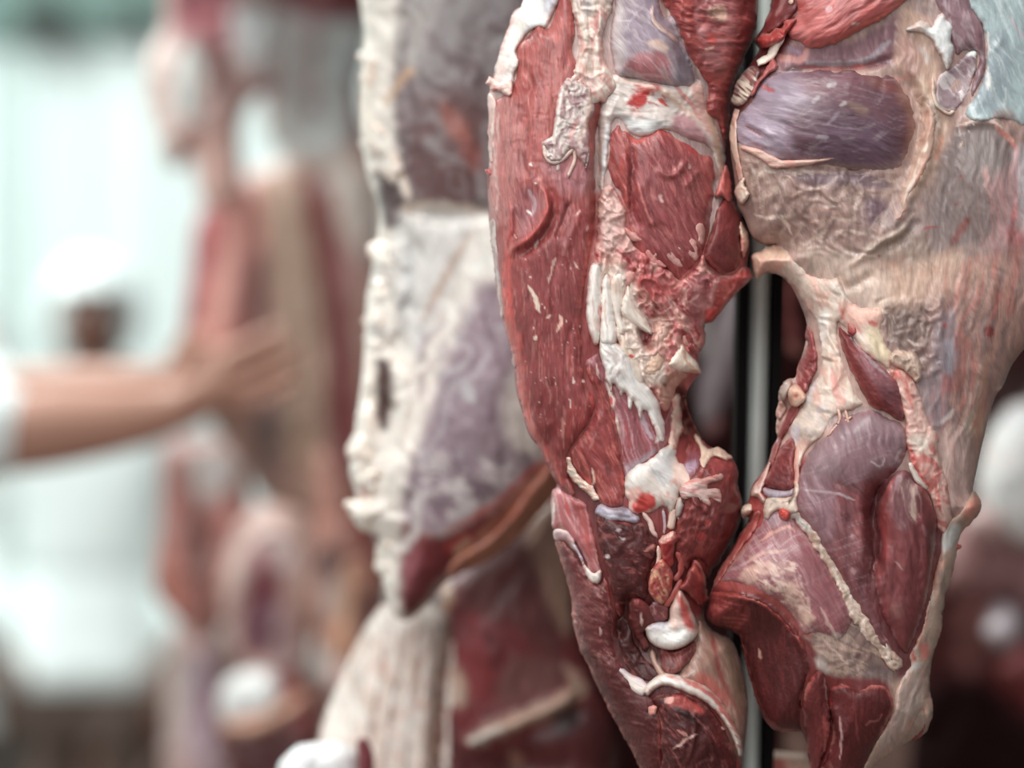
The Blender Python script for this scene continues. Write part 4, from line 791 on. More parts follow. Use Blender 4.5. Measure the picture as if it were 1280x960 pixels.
TAN = (178,150,134); GREYT = (150,132,126)
RP.part('fascia', None, (174,141,132), main=True, step=2.0, mat=SKINM, fib=80, ops=[
    K(70, 70, 40, .52, (190,150,138), .7, None, 2, .12), K(110, 60, 36, .56, (152,136,134), .6, None, 11, .1), K(80, 24, 12, .60, (200,168,154), .5, None, 4, .1),
    N(70, 40, 12, 2.4), C([(915,190),(1100,210),(1100,330),(960,310)], 22, 3.0), C([(1090,370),(1180,370),(1180,470),(1100,480)], 15, 3.0), N(100, 50, 6, 1.6, 9),
    # upper left: dark shreds and the shade under the top muscle, painted purple
    P([(950,-130),(1010,-130),(1000,20),(985,60),(940,130),(912,135),(940,60)], (96,36,38), 6),
    P([(995,55),(1060,55),(1110,25),(1140,10),(1130,70),(1100,84),(1040,84),(980,86),(960,95)], (140,98,106), 6), L([(1010,78),(1050,80),(1090,72),(1112,50)], 8, (176,166,174), .7), L([(1000,84),(1050,86),(1095,80)], 5, (186,96,92), .8), L([(965,70),(1000,74),(1010,60)], 9, (206,140,130), .7), L([(985,58),(1000,66)], 6, (150,130,156), .7),
    # fascia ridge
    P([(1128,10),(1150,20),(1178,90),(1172,130),(1190,150),(1178,190),(1160,230),(1140,252),(1126,246),(1140,200),(1148,150),(1140,110),(1118,80)], (198,164,144), 8), L([(1150,90),(1162,130),(1160,180)], 9, (206,176,152), .8), L([(1168,100),(1166,140),(1176,160)], 6, (226,206,192), .8), L([(1136,95),(1122,100),(1110,95)], 6, (206,136,126), .7), L([(1180,170),(1168,200)], 5, (206,140,112), .8), L([(1160,200),(1145,220),(1132,245)], 5, (222,200,182), .8), L([(1150,56),(1155,66),(1160,80)], 7, (206,196,190), .6),
    P([(1120,50),(1140,45),(1152,80),(1140,100),(1124,80)], (170,124,116), 8, .7),
    # lower band of the dome: brownish membrane
    P([(925,195),(1000,212),(1090,220),(1130,235),(1118,262),(1090,290),(1060,310),(1000,315),(960,300),(935,270),(922,240)], (170,139,129), 10), K(20, 30, 8, .56, (146,114,104), .7, [(920,190),(1130,215),(1100,300),(960,310)]), P([(1000,215),(1090,218),(1110,235),(1060,232),(1010,232)], (122,98,112), 6, .75), P([(1080,250),(1105,250),(1110,272),(1085,282)], (112,84,100), 8, .8), K(150, 20, 5, .64, (200,174,158), .6, [(920,190),(1130,215),(1100,300),(960,310)], 9),
    L([(946,220),(955,214),(968,216)], 3.5, (214,196,182), .8), L([(944,268),(960,272),(975,270),(984,280),(988,292)], 5, (226,204,190), .9), L([(938,205),(935,240),(942,260)], 4, (140,116,104), .7), L([(950,222),(975,230),(985,250)], 4, (150,124,112), .7), L([(985,250),(998,240),(1010,236)], 4, (196,150,136), .6), L([(1000,265),(1030,262),(1050,270)], 4, (196,150,134), .6), L([(1010,280),(1040,272)], 3, (206,160,146), .6),
    # round grey bulge at the right
    P([(1195,160),(1232,150),(1262,168),(1275,205),(1268,250),(1240,290),(1205,312),(1172,300),(1160,270),(1170,230),(1182,190)], (136,118,114), 10), L([(1195,158),(1230,149),(1254,160)], 4, (206,180,166), .9), L([(1244,158),(1258,170),(1270,184),(1274,205)], 7, (204,128,114), .9, 4), L([(1262,172),(1264,178)], 6, (220,160,146)), P([(1210,170),(1245,170),(1250,210),(1215,215)], (140,130,126), 12, .6),
    L([(1190,305),(1200,290),(1212,274)], 9, (140,70,62), .8, 8), L([(1193,256),(1201,254)], 2.4, (150,60,56), .8), L([(1200,221),(1201,222)], 4, (166,50,46)), L([(1252,228),(1258,233),(1263,229)], 2, (150,90,84), .8), L([(1216,155),(1217,156)], 3.5, WHITE), L([(1210,163),(1212,164)], 4, (226,220,216)), L([(1200,185),(1204,178)], 3, (220,190,170), .8),
    P([(1240,230),(1290,200),(1290,330),(1235,310),(1245,270)], (190,150,150), 12, .8), K(85, 50, 4, .54, (200,144,138), .55, [(1225,210),(1290,200),(1290,420),(1225,380)]), L([(1268,180),(1270,230),(1266,290)], 6, (212,126,126), .8), P([(1260,285),(1275,292),(1285,305),(1262,305)], (190,104,104), 6, .7), P([(1268,190),(1290,190),(1290,290),(1274,270)], (206,206,210), 8, .6),
    # seam that runs down left from the ridge
    L([(1142,268),(1125,290),(1100,303),(1082,318),(1060,335)], 7, (214,190,172), .85), L([(1152,300),(1160,290),(1162,270)], 3, (140,110,100), .7), L([(1158,290),(1160,310),(1165,325)], 2.5, (126,84,76), .7), L([(1148,288),(1160,285),(1175,283)], 2.5, (166,60,54), .7), P([(1085,300),(1150,290),(1160,325),(1120,335),(1085,330)], (160,136,120), 9, .8), L([(1099,319),(1100,321)], 4, (150,30,28)), L([(1086,356),(1089,358)], 4, (90,60,50)), P([(1125,330),(1140,322),(1132,332)], (214,206,200), 3, .8),
    # pale sweep under it
    P([(1060,330),(1100,340),(1150,325),(1200,312),(1190,345),(1150,368),(1110,388),(1085,390),(1090,360),(1065,350)], (218,188,166), 10, .9), K(150, 40, 6, .58, (200,146,122), .4, [(1080,330),(1200,310),(1180,370),(1100,390)]), P([(1045,325),(1058,330),(1072,350),(1078,378),(1062,372),(1050,352),(1044,338)], (166,142,130), 6, .9), L([(1060,325),(1074,345),(1080,375)], 4, (210,160,134), .7), P([(1010,328),(1022,330),(1020,342),(1012,338)], (170,158,154), 4, .6),
    # dark crumpled patch and right-hand field
    P([(1105,395),(1125,375),(1160,380),(1172,410),(1155,430),(1130,440),(1112,425)], (142,118,108), 8, .9), K(120, 14, 5, .60, (96,72,70), .7, [(1100,380),(1170,380),(1170,440),(1110,440)]), L([(1135,425),(1150,432),(1165,418),(1172,405)], 4, (220,200,190), .8),
    P([(1165,380),(1230,330),(1290,320),(1290,440),(1240,500),(1220,600),(1200,650),(1170,620),(1150,520),(1155,450)], (168,134,124), 14), K(100, 60, 3.5, .54, (200,150,134), .5, [(1150,330),(1290,310),(1280,440),(1230,520),(1215,640),(1175,620)]), K(98, 60, 3.2, .57, (132,110,112), .55, [(1150,340),(1280,330),(1230,520),(1170,600)], 9), P([(1170,400),(1195,390),(1200,450),(1190,490),(1172,500),(1162,450)], (146,132,140), 8, .7), P([(1180,430),(1192,428),(1188,470),(1180,460)], (186,184,196), 5, .6),
    L([(1237,408),(1238,420)], 11, (140,44,46), .85, 8), L([(1240,400),(1245,385),(1252,365)], 5, (200,100,92), .6), L([(1182,404),(1182,410)], 6, (196,84,76), .8), L([(1182,535),(1186,340)], 1.5, (180,90,80), .3), L([(1185,335),(1183,350),(1182,365)], 4, (176,56,52), .6), L([(1216,527),(1220,533)], 8, (176,70,66), .9), P([(1205,515),(1230,515),(1232,540),(1210,540)], (206,170,140), 7, .6), P([(1178,470),(1190,470),(1192,490),(1178,490)], (190,112,110), 5, .7), L([(1252,485),(1246,487)], 7, (226,196,184), .9),
    P([(1176,500),(1188,510),(1192,520),(1182,530),(1170,540),(1160,520)], (146,124,134), 5, .7), L([(1192,512),(1180,526),(1170,530)], 6, (228,206,196), .8), P([(1150,470),(1172,480),(1180,520),(1172,545),(1158,540)], (158,138,144), 8, .7),
    L([(1222,470),(1212,520),(1205,560),(1200,610)], 10, (190,172,160), .6), P([(1185,540),(1215,550),(1210,620),(1190,650),(1176,620)], (180,150,142), 8, .7), K(95, 44, 4, .58, (204,136,128), .5, [(1150,480),(1200,480),(1215,640),(1170,660)], 5),
    # pale, pinkish and orange sweeps across the flank
    P([(1000,310),(1060,318),(1110,340),(1105,392),(1070,382),(1030,350)], (222,196,178), 12, .75), P([(1120,342),(1200,320),(1230,345),(1180,372),(1120,386)], (212,172,150), 14, .6), P([(1150,545),(1205,548),(1214,610),(1196,655),(1178,640),(1160,590)], (208,168,158), 10, .75), K(98, 50, 4, .56, (228,196,184), .6, [(1150,530),(1220,530),(1215,650),(1170,650)], 6), K(100, 50, 5, .60, (206,120,108), .5, [(1190,330),(1280,300),(1270,450),(1225,540),(1190,500)], 13), L([(1262,340),(1250,400),(1240,450)], 10, (206,150,132), .5), L([(1235,450),(1225,510),(1222,570)], 9, (206,150,126), .5), L([(1205,340),(1195,420)], 8, (196,160,146), .5), K(60, 12, 5, .66, (128,104,98), .5, [(930,215),(1110,225),(1080,305),(960,300)], 14), R([(1142,268),(1125,290),(1100,303),(1082,318),(1060,335)], 4, 5), R([(1150,272),(1130,298),(1104,312)], 6, -4), R([(1180,340),(1176,420),(1186,500)], 6, 3), R([(1215,330),(1206,430),(1200,540)], 7, -3), R([(1245,330),(1232,430),(1216,530)], 7, 3), R([(1160,470),(1176,520),(1184,580)], 5, -3),
    # lower half
    P([(930,605),(1000,560),(1010,640),(960,660),(920,700),(888,745),(905,690)], (158,62,58), 6), P([(990,610),(1180,610),(1180,800),(1120,850),(1000,800)], (120,60,62), 8), P([(886,728),(940,722),(990,752),(1016,796),(1016,840),(985,800),(950,765),(884,752)], (162,72,66), 5),
    P([(1000,800),(1055,790),(1078,770),(1120,836),(1112,858),(1060,862),(1030,870),(1005,850)], (144,114,104), 6), K(25, 24, 4, .56, (186,158,140), .7, [(1000,790),(1075,770),(1120,840),(1100,862),(1010,860)]), K(140, 20, 4, .62, (112,84,80), .7, [(1000,790),(1075,770),(1120,840),(1100,862),(1010,860)], 9), P([(1015,825),(1030,822),(1035,842),(1022,840)], (196,186,178), 4, .7), P([(1085,830),(1115,835),(1108,856),(1080,858)], (110,90,90), 7, .7), L([(1045,800),(1060,812),(1080,815)], 3, (196,160,140), .7), L([(1030,800),(1045,815),(1058,830)], 3.5, (206,170,156), .7),
    P([(880,738),(950,745),(1005,795),(1020,830),(1012,1000),(985,925),(950,915),(915,800),(880,785)], (112,38,37), 4), P([(1000,840),(1040,845),(1110,862),(1085,960),(1080,1010),(1000,1010)], (120,44,43), 4),
    P([(1110,860),(1140,845),(1170,800),(1168,900),(1130,930),(1090,962),(1080,1000),(1070,960)], (176,148,132), 6),
    P([(1000,910),(1040,860),(1115,860),(1080,1000),(1010,1000)], (116,42,42), 6)])

RP.part('top_muscle', [(1004,-24),(1155,-24),(1130,4),(1106,22),(1081,36),(1060,48),(1036,58),(1012,61),(996,52),(985,46),(984,32),(996,14)], (192,92,88), B=18, Rr=16, off=-3, step=1.7, mat=MUSCLE, fib=150, ops=[N(152, 40, 8, 3.4), N(150, 20, 4, 1.2, 9), K(152, 30, 4, .62, (220,140,132), .6), K(150, 26, 4, .66, (160,64,62), .6, None, 9), L([(990,50),(1012,58),(1036,55),(1060,44),(1082,32),(1110,16),(1135,-4)], 8, (206,96,78), .85, 5), P([(985,30),(1000,20),(1010,44),(996,50)], (204,116,112), 6, .7), L([(1064,30),(1074,28)], 4, (232,180,170), .7), L([(1034,14),(1040,8)], 4, (214,180,184), .7)])
RP.part('red_shred', [(945,50),(952,43),(962,42),(968,36),(976,34),(980,28),(990,22),(996,24),(992,34),(984,44),(976,52),(966,56),(955,60),(950,58)], (168,52,48), B=14, Rr=8, off=8, step=1.4, mat=MUSCLE, jag=2, ops=[C(None, 8, 2.4)])
RP.part('dark_shred', [(966,-30),(1010,-30),(1002,4),(990,22),(976,34),(960,42),(948,48),(956,28),(964,4)], (118,42,42), B=12, Rr=12, off=-2, step=1.8, mat=MUSCLE, fib=120, ops=[N(120, 30, 7, 3), L([(980,-5),(970,20)], 6, (176,120,120), .7)])
RP.strand('fat_nub', [(990,-6),(988,6)], 7, (228,200,180), off=10)
RP.strand('fat_nub', [(946,79),(955,75),(963,70),(968,60),(976,48),(980,40)], [8,10,10,13,9,4], (236,226,210), off=8)
RP.part('fibre_tuft', [(918,108),(930,90),(940,82),(950,84),(952,92),(946,100),(944,112),(938,122),(932,128),(922,132),(914,128)], (112,70,66), B=8, Rr=9, off=0, step=1.3, mat=SKINM, fib=40, jag=2, ops=[N(40, 18, 3, 3), K(40, 18, 2.6, .50, (206,190,170), .9), P([(930,92),(946,86),(942,98),(932,100)], (150,90,88), 4, .7)])
RP.part('red_rim', [(950,96),(957,86),(966,70),(970,76),(972,86),(962,92),(954,100),(946,112),(940,122),(937,116),(944,104)], (176,84,82), B=9, Rr=6, off=3, step=1.4, mat=MUSCLE, ops=[N(120, 14, 5, 2), L([(968,72),(972,78)], 5, (120,30,30), .8)])

# --- purple dome, lilac highlight at left and shade at right painted in
RP.part('dome_muscle', [(952,100),(966,90),(985,86),(1010,85),(1050,88),(1088,91),(1110,95),(1126,105),(1138,124),(1144,150),(1142,176),(1134,200),(1118,212),(1095,217),(1062,213),(1030,209),(1000,206),(976,202),(958,197),(940,191),(926,182),(917,166),(918,152),(926,140),(934,133),(941,120)], (112,80,92), B=14, Rr=44, off=-1, pw=.95, step=1.7, mat=SKINM, fib=12, rim=(160,132,124), ops=[N(14, 60, 12, 1.6), N(14, 40, 3.5, .7, 9), 
    P([(917,150),(940,118),(960,96),(1000,95),(1010,120),(985,150),(975,190),(940,190),(920,176)], (160,142,158), 16), P([(930,140),(955,140),(985,165),(990,195),(950,192),(922,176)], (172,154,172), 10, .7), P([(1060,100),(1115,100),(1138,130),(1138,180),(1110,190),(1060,150)], (104,64,74), 18, .8), P([(1080,92),(1115,98),(1136,122),(1142,160),(1136,196),(1128,190),(1132,150),(1120,120),(1092,108)], (128,72,64), 9, .75), P([(1000,95),(1080,95),(1070,120),(1010,118)], (132,86,92), 12, .6), P([(1040,150),(1110,160),(1100,205),(1020,200)], (104,78,98), 14, .6), K(14, 34, 3, .66, (156,134,146), .3), K(170, 22, 4, .72, (180,166,168), .3, None, 9), L([(1050,132),(1058,128)], 5, (196,184,182), .8), L([(1034,155),(1050,140)], 4, (166,150,160), .6), L([(1020,172),(1036,172)], 5, (180,168,176), .7), P([(1060,128),(1075,130),(1086,140),(1078,145),(1065,136)], (140,110,94), 4, .7), L([(1033,108),(1045,104)], 5, (186,176,180), .7), L([(1015,128),(1025,120)], 5, (186,176,180), .6),
    R([(953,106),(962,112),(968,113)], 4, -4), L([(953,106),(961,112),(968,113)], 6, (172,76,74), .9), R([(934,158),(944,164),(953,170)], 3, -3), L([(932,157),(944,165),(953,170)], 3, (150,70,72), .9), L([(938,176),(948,182),(960,186)], 3, (160,84,88), .7), R([(920,160),(940,176),(970,186)], 3, 2), R([(928,146),(945,158),(970,172)], 4, 3), R([(940,130),(960,150),(990,160)], 6, -3), L([(985,175),(986,195)], 2.5, (170,110,116), .6), K(25, 26, 2, .62, (206,192,206), .35, [(915,140),(950,130),(985,170),(985,200),(930,190)], 4), P([(985,206),(1030,203),(1090,210),(1125,202),(1146,170),(1156,190),(1120,230),(1000,224)], (156,128,120), 9, .85, 5), P([(1128,104),(1146,140),(1146,176),(1136,186),(1136,150),(1122,118)], (156,112,98), 7, .7)])
RP.strand('fat_welt', [(926,184),(944,190),(956,196),(968,204),(978,205),(1000,204),(1022,201),(1044,198)], [5,10,12,14,10,8,5,2], (222,184,168), off=5, ops=[K(10, 14, 3, .6, (206,136,124), .7), N(10, 12, 4, 1.6)])
RP.strand('edge_fat', [(922,136),(918,150),(916,168),(918,188),(922,206),(926,226)], [7,7,9,9,8,7], (220,184,164), off=4, ops=[K(85, 18, 4, .6, (214,140,124), .7)])
RP.part('edge_fat', [(924,226),(930,222),(932,232),(936,242),(932,252),(926,256),(921,250),(919,240)], (226,204,184), B=10, Rr=6, off=5, step=1.4, mat=FAT, jag=1.6, ops=[C(None, 8, 1.8)])
RP.strand('fascia_ridge', [(1120,278),(1130,256),(1134,236),(1146,210),(1156,182),(1160,150),(1152,118)], [6,12,17,20,22,20,10], (200,166,146), B=3.5, off=-1, mat=SKINM, jag=4, ops=[L([(1130,250),(1146,214),(1160,178)], 6, (226,206,190), .8), L([(1140,240),(1156,205)], 4, (206,140,112), .7), K(110, 26, 5, .58, (206,150,128), .6), N(110, 30, 6, 1.6)])

# --- upper right: white fat, oval pocket, purple patch and glassy sheet
RP.part('glassy_membrane', [(1203,-24),(1348,-24),(1350,170),(1285,160),(1270,152),(1245,150),(1218,152),(1206,142),(1219,116),(1230,92),(1232,58),(1226,30)], (166,186,188), B=9, Rr=14, off=-3, step=2, mat=SKINM, fib=70, ops=[N(70, 60, 14, 2.6), P([(1225,60),(1260,40),(1262,120),(1235,140),(1215,140)], (148,164,172), 12, .8), K(62, 50, 4, .60, (206,220,220), .6), L([(1208,5),(1220,20),(1232,45)], 6, (196,214,212), .7), L([(1234,40),(1236,70)], 4, (226,226,222), .9), L([(1232,82),(1236,95),(1234,112)], 5, (230,226,222), .9), L([(1258,110),(1256,135)], 3, (206,214,210), .7), L([(1262,20),(1280,50)], 4, (206,176,186), .6), P([(1240,140),(1262,136),(1270,152),(1245,152)], (176,150,142), 5, .7), L([(1276,155),(1274,190)], 5, (214,220,220), .8)])
RP.part('purple_patch', [(1162,-24),(1206,-24),(1214,6),(1226,26),(1232,52),(1231,88),(1222,110),(1212,124),(1216,100),(1222,84),(1222,66),(1206,64),(1196,70),(1190,52),(1184,30),(1172,10)], (142,108,116), B=8, Rr=14, off=0, step=1.7, mat=SKINM, ops=[P([(1210,60),(1230,30),(1232,70),(1222,100)], (120,78,86), 8, .7), K(70, 22, 6, .6, (176,152,158), .6), L([(1214,8),(1228,30),(1233,56),(1231,90),(1222,110)], 3, (96,60,64), .8), N(70, 20, 8, 1.6)])
RP.part('fat_patch', [(1132,38),(1142,30),(1150,24),(1161,28),(1164,34),(1172,18),(1180,16),(1186,28),(1191,34),(1188,50),(1194,60),(1192,74),(1184,88),(1178,76),(1168,58),(1158,46),(1146,40)], (228,232, 230), B=9, Rr=8, off=2, step=1.5, mat=FAT, jag=2.0, ops=[N(60, 16, 6, 2), P([(1130,20),(1162,18),(1160,32),(1142,40)], (206,176,160), 4, .7), L([(1141,10),(1143,34)], 3, (206,110,96), .7)])
RP.part('oval_pocket', [(1210,64),(1220,62),(1223,70),(1219,88),(1214,106),(1207,124),(1197,136),(1186,141),(1175,135),(1169,120),(1170,104),(1176,92),(1186,86),(1196,78)], (160,136,142), B=5, Rr=7, off=0, step=1.5, mat=SKINM, fib=55, ops=[G(1193, 108, 14, 20, 10, -5), K(55, 20, 3.5, .56, (212,204,202), .8), K(60, 10, 5, .62, (120,84,96), .7, None, 9), L([(1171,104),(1170,122),(1176,135),(1188,140)], 5, (232,216,206), .9), P([(1208,62),(1221,62),(1221,70),(1208,70)], (230,236,234), 2), L([(1220,75),(1214,105),(1204,128)], 4, (222,216,212), .8)])
RP.strand('fat_welt', [(1166,96),(1168,120),(1174,134),(1186,142),(1193,138)], 4.5, (234,212,196), off=4)

# --- pale fat sheet on the left flank
RP.part('fat_sheet', [(939,321),(950,314),(962,307),(978,306),(990,320),(1005,336),(1020,346),(1036,350),(1047,346),(1056,362),(1062,376),(1078,382),(1100,386),(1107,396),(1103,412),(1108,428),(1118,446),(1112,462),(1092,450),(1076,437),(1062,420),(1052,408),(1047,404),(1048,428),(1058,462),(1068,486),(1080,506),(1062,514),(1044,520),(1032,542),(1012,560),(1002,582),(997,604),(990,596),(994,566),(985,547),(990,527),(1004,503),(1012,484),(1024,462),(1024,432),(1020,404),(1012,392),(1004,378),(990,358),(978,346),(965,342),(953,343),(946,347),(941,335)],
    (224,204,188), B=12, Rr=18, off=-4, step=1.7, mat=FAT, fib=70, jag=1.8, ops=[N(60, 36, 12, 3.0), C([(1000,390),(1060,390),(1080,510),(990,600)], 20, 3.0), P([(940,316),(975,306),(985,330),(960,340),(944,345)], (218,178,150), 6, .9), K(60, 24, 8, .58, (222,170,154), .7), P([(1020,395),(1034,388),(1036,410),(1028,432),(1020,424)], (240,232,222), 4), L([(1023,445),(1034,448),(1048,452)], 4, (190,160,136), .8), P([(1052,378),(1076,378),(1100,388),(1104,400),(1085,408),(1060,400),(1050,395)], (226,176,158), 5, .9), L([(1050,385),(1056,398)], 5, (220,110,100), .7), L([(1088,402),(1096,408)], 6, (200,60,60), .8), L([(1094,410),(1096,422)], 3, (190,60,60), .7), P([(1055,400),(1072,404),(1078,414),(1062,416)], (206,120,110), 4, .6), P([(1082,410),(1106,416),(1114,450),(1092,446)], (226,206,170), 5, .9), L([(1040,460),(1046,490),(1056,506)], 8, (228,150,140), .6), P([(1010,470),(1022,470),(1014,500),(1004,505)], (206,204,208), 4, .8), P([(985,540),(1000,530),(998,552),(986,550)], (206,200,214), 4, .7), L([(1036,350),(1064,376),(1096,384)], 5, (232,222,212), .8), R([(1046,346),(1054,372),(1048,402)], 4, 4), R([(1020,448),(1048,454)], 3, -4), P([(1056,470),(1068,468),(1076,500),(1064,504)], (230,216,196), 4, .8), K(70, 16, 6, .62, (206,196,196), .6, [(1000,500),(1060,500),(1030,545),(1000,590)], 9)])
for ln, wd in (([(1046,505),(1050,524),(1042,536),(1034,546)], 4), ([(1048,526),(1058,534),(1062,545)], 4), ([(1056,508),(1060,528),(1062,548),(1075,552)], 4), ([(1050,530),(1066,520)], 3.5)):
    RP.strand('fat_strand', ln, wd, (226,176,156), off=5, ops=[K(60, 10, 3, .6, (214,110,92), .8)])
RP.part('spindle_muscle', [(1048,410),(1053,410),(1058,416),(1066,421),(1076,436),(1094,450),(1110,465),(1124,481),(1128,500),(1131,526),(1120,524),(1102,514),(1089,508),(1080,495),(1070,475),(1060,455),(1052,434)], (122,46,46), B=14, Rr=14, off=0, step=1.6, mat=CUT, fib=45, ops=[N(45, 30, 6, 2), P([(1076,436),(1110,465),(1128,498),(1130,525),(1112,505),(1094,480),(1080,455)], (146,92,100), 6, .85), L([(1064,422),(1084,446),(1110,470)], 5, (180,160,168), .7), L([(1050,415),(1058,445),(1075,478),(1090,505),(1120,520)], 5, (140,44,42), .7), P([(1100,485),(1126,498),(1128,520),(1108,510)], (104,40,42), 6, .7)])
RP.part('fat_lobe', [(1060,404),(1068,406),(1072,416),(1066,420),(1060,416)], (176,72,70), B=6, Rr=5, off=5, step=1.3, mat=FAT)
RP.part('pink_fat_strip', [(1112,462),(1128,460),(1142,474),(1152,500),(1160,524),(1172,542),(1174,565),(1182,592),(1188,622),(1190,648),(1182,672),(1172,660),(1166,634),(1156,610),(1143,592),(1136,570),(1132,548),(1128,515),(1120,486)], (234,190,176), B=12, Rr=16, off=-2, step=1.6, mat=FAT, fib=75, jag=1.4, ops=[C(None, 12, 2.6), N(75, 24, 6, 2), K(75, 20, 6, .56, (214,110,102), .8), L([(1118,464),(1132,480),(1140,510)], 7, (222,120,110), .7), P([(1136,545),(1160,545),(1162,560),(1144,566)], (240,224,208), 5, .9), L([(1139,560),(1146,586),(1160,606)], 5, (212,84,78), .8), L([(1170,600),(1176,640)], 4, (206,90,86), .7)])
RP.strand('sinew', [(1138,578),(1142,590),(1150,602),(1160,611)], [5,8,8,5], (232,218,206), off=6, mat=TENDON)
RP.part('fat_crumb', [(1112,444),(1124,438),(1140,440),(1150,450),(1152,466),(1146,478),(1138,470),(1128,464),(1116,458)], (206,178,158), B=9, Rr=8, off=2, step=1.5, mat=FAT, jag=2, ops=[C(None, 9, 3), K(60, 10, 4, .6, (170,140,126), .7)])

# --- lower muscles
RP.part('thigh_muscle', [(1003,578),(1014,560),(1032,544),(1046,524),(1064,517),(1090,511),(1112,522),(1130,530),(1135,550),(1131,574),(1124,586),(1110,598),(1096,618),(1089,642),(1092,688),(1089,728),(1096,768),(1110,800),(1126,832),(1118,838),(1092,800),(1064,752),(1042,710),(1017,670),(994,640),(996,608)], (136,80,84), B=16, Rr=28, off=-2, pw=.75, step=1.7, mat=SKINM, fib=72, ops=[N(74, 50, 9, 3.0), P([(1000,575),(1040,530),(1090,512),(1132,530),(1130,575),(1100,600),(1050,600),(1005,610)], (152,124,130), 16, .9), P([(1050,555),(1110,540),(1120,575),(1090,600),(1060,600)], (140,98,106), 12, .7), P([(1000,600),(1040,600),(1050,650),(1030,680),(1000,640)], (150,112,120), 12, .8), K(76, 50, 7, .56, (154,78,78), .7, [(1040,600),(1095,600),(1100,800),(1050,720)]), K(78, 44, 5, .62, (108,52,58), .6, [(1040,600),(1095,600),(1120,830),(1050,720)], 9), K(160, 40, 2.4, .70, (184,160,164), .3, None, 13), L([(1005,612),(1040,616),(1070,625)], 3, (190,168,172), .7), L([(1088,578),(1100,582),(1106,572)], 3, (206,186,186), .8), L([(1120,576),(1126,562)], 3, (196,166,166), .7), L([(1110,590),(1120,584)], 6, (110,40,42), .7), R([(1060,640),(1066,720)], 6, -4), R([(1078,640),(1080,720)], 7, 4), P([(1080,600),(1120,585),(1095,640),(1090,690),(1080,650)], (116,44,46), 8, .7)])  # last patch paints shade into the groove between the thigh muscles
RP.part('thigh_muscle', [(1120,590),(1134,588),(1144,602),(1158,608),(1166,626),(1172,652),(1170,690),(1164,720),(1158,750),(1150,780),(1140,806),(1132,818),(1120,802),(1106,776),(1096,744),(1090,712),(1095,698),(1100,680),(1098,662),(1093,642),(1099,624),(1110,604)], (138,66,68), B=18, Rr=22, off=-2, step=1.7, mat=SKINM, fib=85, jag=1.4, ops=[N(86, 60, 9, 3.0), P([(1120,588),(1145,600),(1140,650),(1125,660),(1115,620)], (146,104,112), 8, .8), K(85, 22, 4, .6, (200,170,160), .7, [(1118,590),(1155,600),(1150,650),(1125,660)]), L([(1138,606),(1142,630),(1143,648)], 6, (196,166,150), .8), L([(1098,640),(1104,620),(1118,596)], 5, (186,90,86), .7), P([(1100,640),(1112,650),(1110,700),(1098,690)], (150,60,58), 6, .8), R([(1150,640),(1158,670),(1157,720),(1150,770)], 6, 6), L([(1152,656),(1158,668)], 6, (196,130,136), .7), L([(1157,690),(1157,730),(1152,760)], 6, (176,84,84), .7), P([(1160,640),(1172,655),(1168,710),(1160,730)], (110,44,48), 5, .7), K(84, 50, 6, .60, (116,50,52), .6, None, 9), R([(1120,660),(1124,760)], 8, -3), P([(1112,756),(1126,754),(1128,770),(1118,772)], (180,136,124), 5, .6), L([(1120,700),(1128,712)], 2, (190,160,156), .6), P([(1098,740),(1150,740),(1136,812),(1116,790)], (124,56,58), 10, .6)])
RP.strand('fat_seam', [(976,630),(990,640),(1004,654),(1020,676),(1034,698),(1046,718),(1058,740),(1070,764),(1084,784),(1100,806),(1116,828),(1124,838)], [10,14,15,15,12,13,17,24,20,16,20,14], (200,172,152), B=5, off=0, ops=[K(55, 16, 5, .58, (228,212,196), .8), C(None, 10, 1.8), L([(985,636),(1012,664)], 6, (206,204,200), .8), P([(1062,752),(1080,756),(1088,782),(1072,776)], (226,200,182), 5, .9)], jag=3.2)
RP.part('shank_muscle', [(950,652),(958,640),(974,634),(990,646),(1004,660),(1020,684),(1036,710),(1052,738),(1066,764),(1060,786),(1048,802),(1034,792),(1018,792),(1004,792),(988,768),(966,748),(940,734),(916,727),(903,724),(914,706),(934,680)], (160,98,103), B=12, Rr=24, off=-2, pw=.75, step=1.6, mat=SKINM, fib=62, ops=[N(64, 40, 8, 1.8), K(64, 50, 3, .60, (190,148,152), .6), K(150, 40, 2, .64, (196,160,162), .6, None, 9), P([(1000,670),(1040,720),(1062,770),(1045,795),(1020,770),(1005,720)], (148,80,86), 10, .7), P([(925,716),(940,706),(960,700),(985,706),(990,716),(960,720),(945,728),(930,726)], (220,176,158), 4, .75, 7, 9), P([(968,728),(990,726),(1005,750),(1016,775),(1006,786),(994,766),(980,748)], (222,182,162), 5, .85, 6, 9), K(40, 10, 6, .56, (150,96,100), .6, [(920,700),(1000,700),(1015,790),(980,760)]), K(30, 12, 5, .62, (230,196,178), .8, [(920,695),(1000,700),(1020,790),(985,770)], 5), L([(950,676),(968,664),(988,658),(994,664)], 4, (216,160,144), .8), L([(932,704),(955,692),(985,688)], 4, (214,166,152), .8), L([(1032,706),(1038,712),(1040,722)], 4, (206,130,110), .6), L([(1010,745),(1012,768)], 4, (214,180,166), .7), L([(1026,760),(1036,780),(1046,800)], 4, (214,180,168), .7), P([(1036,796),(1048,790),(1052,800),(1042,808)], (226,210,200), 3, .6), P([(955,640),(972,636),(974,652),(958,654)], (176,150,158), 5, .7)])
RP.part('red_edge', [(936,650),(944,640),(952,640),(948,656),(932,682),(914,706),(900,726),(892,738),(889,738),(893,728),(901,711),(913,690),(926,668)], (162,66,60), B=10, Rr=10, off=-2, step=1.6, mat=MUSCLE, fib=120, ops=[N(120, 24, 6, 2), K(120, 20, 3, .62, (196,100,90), .6)])
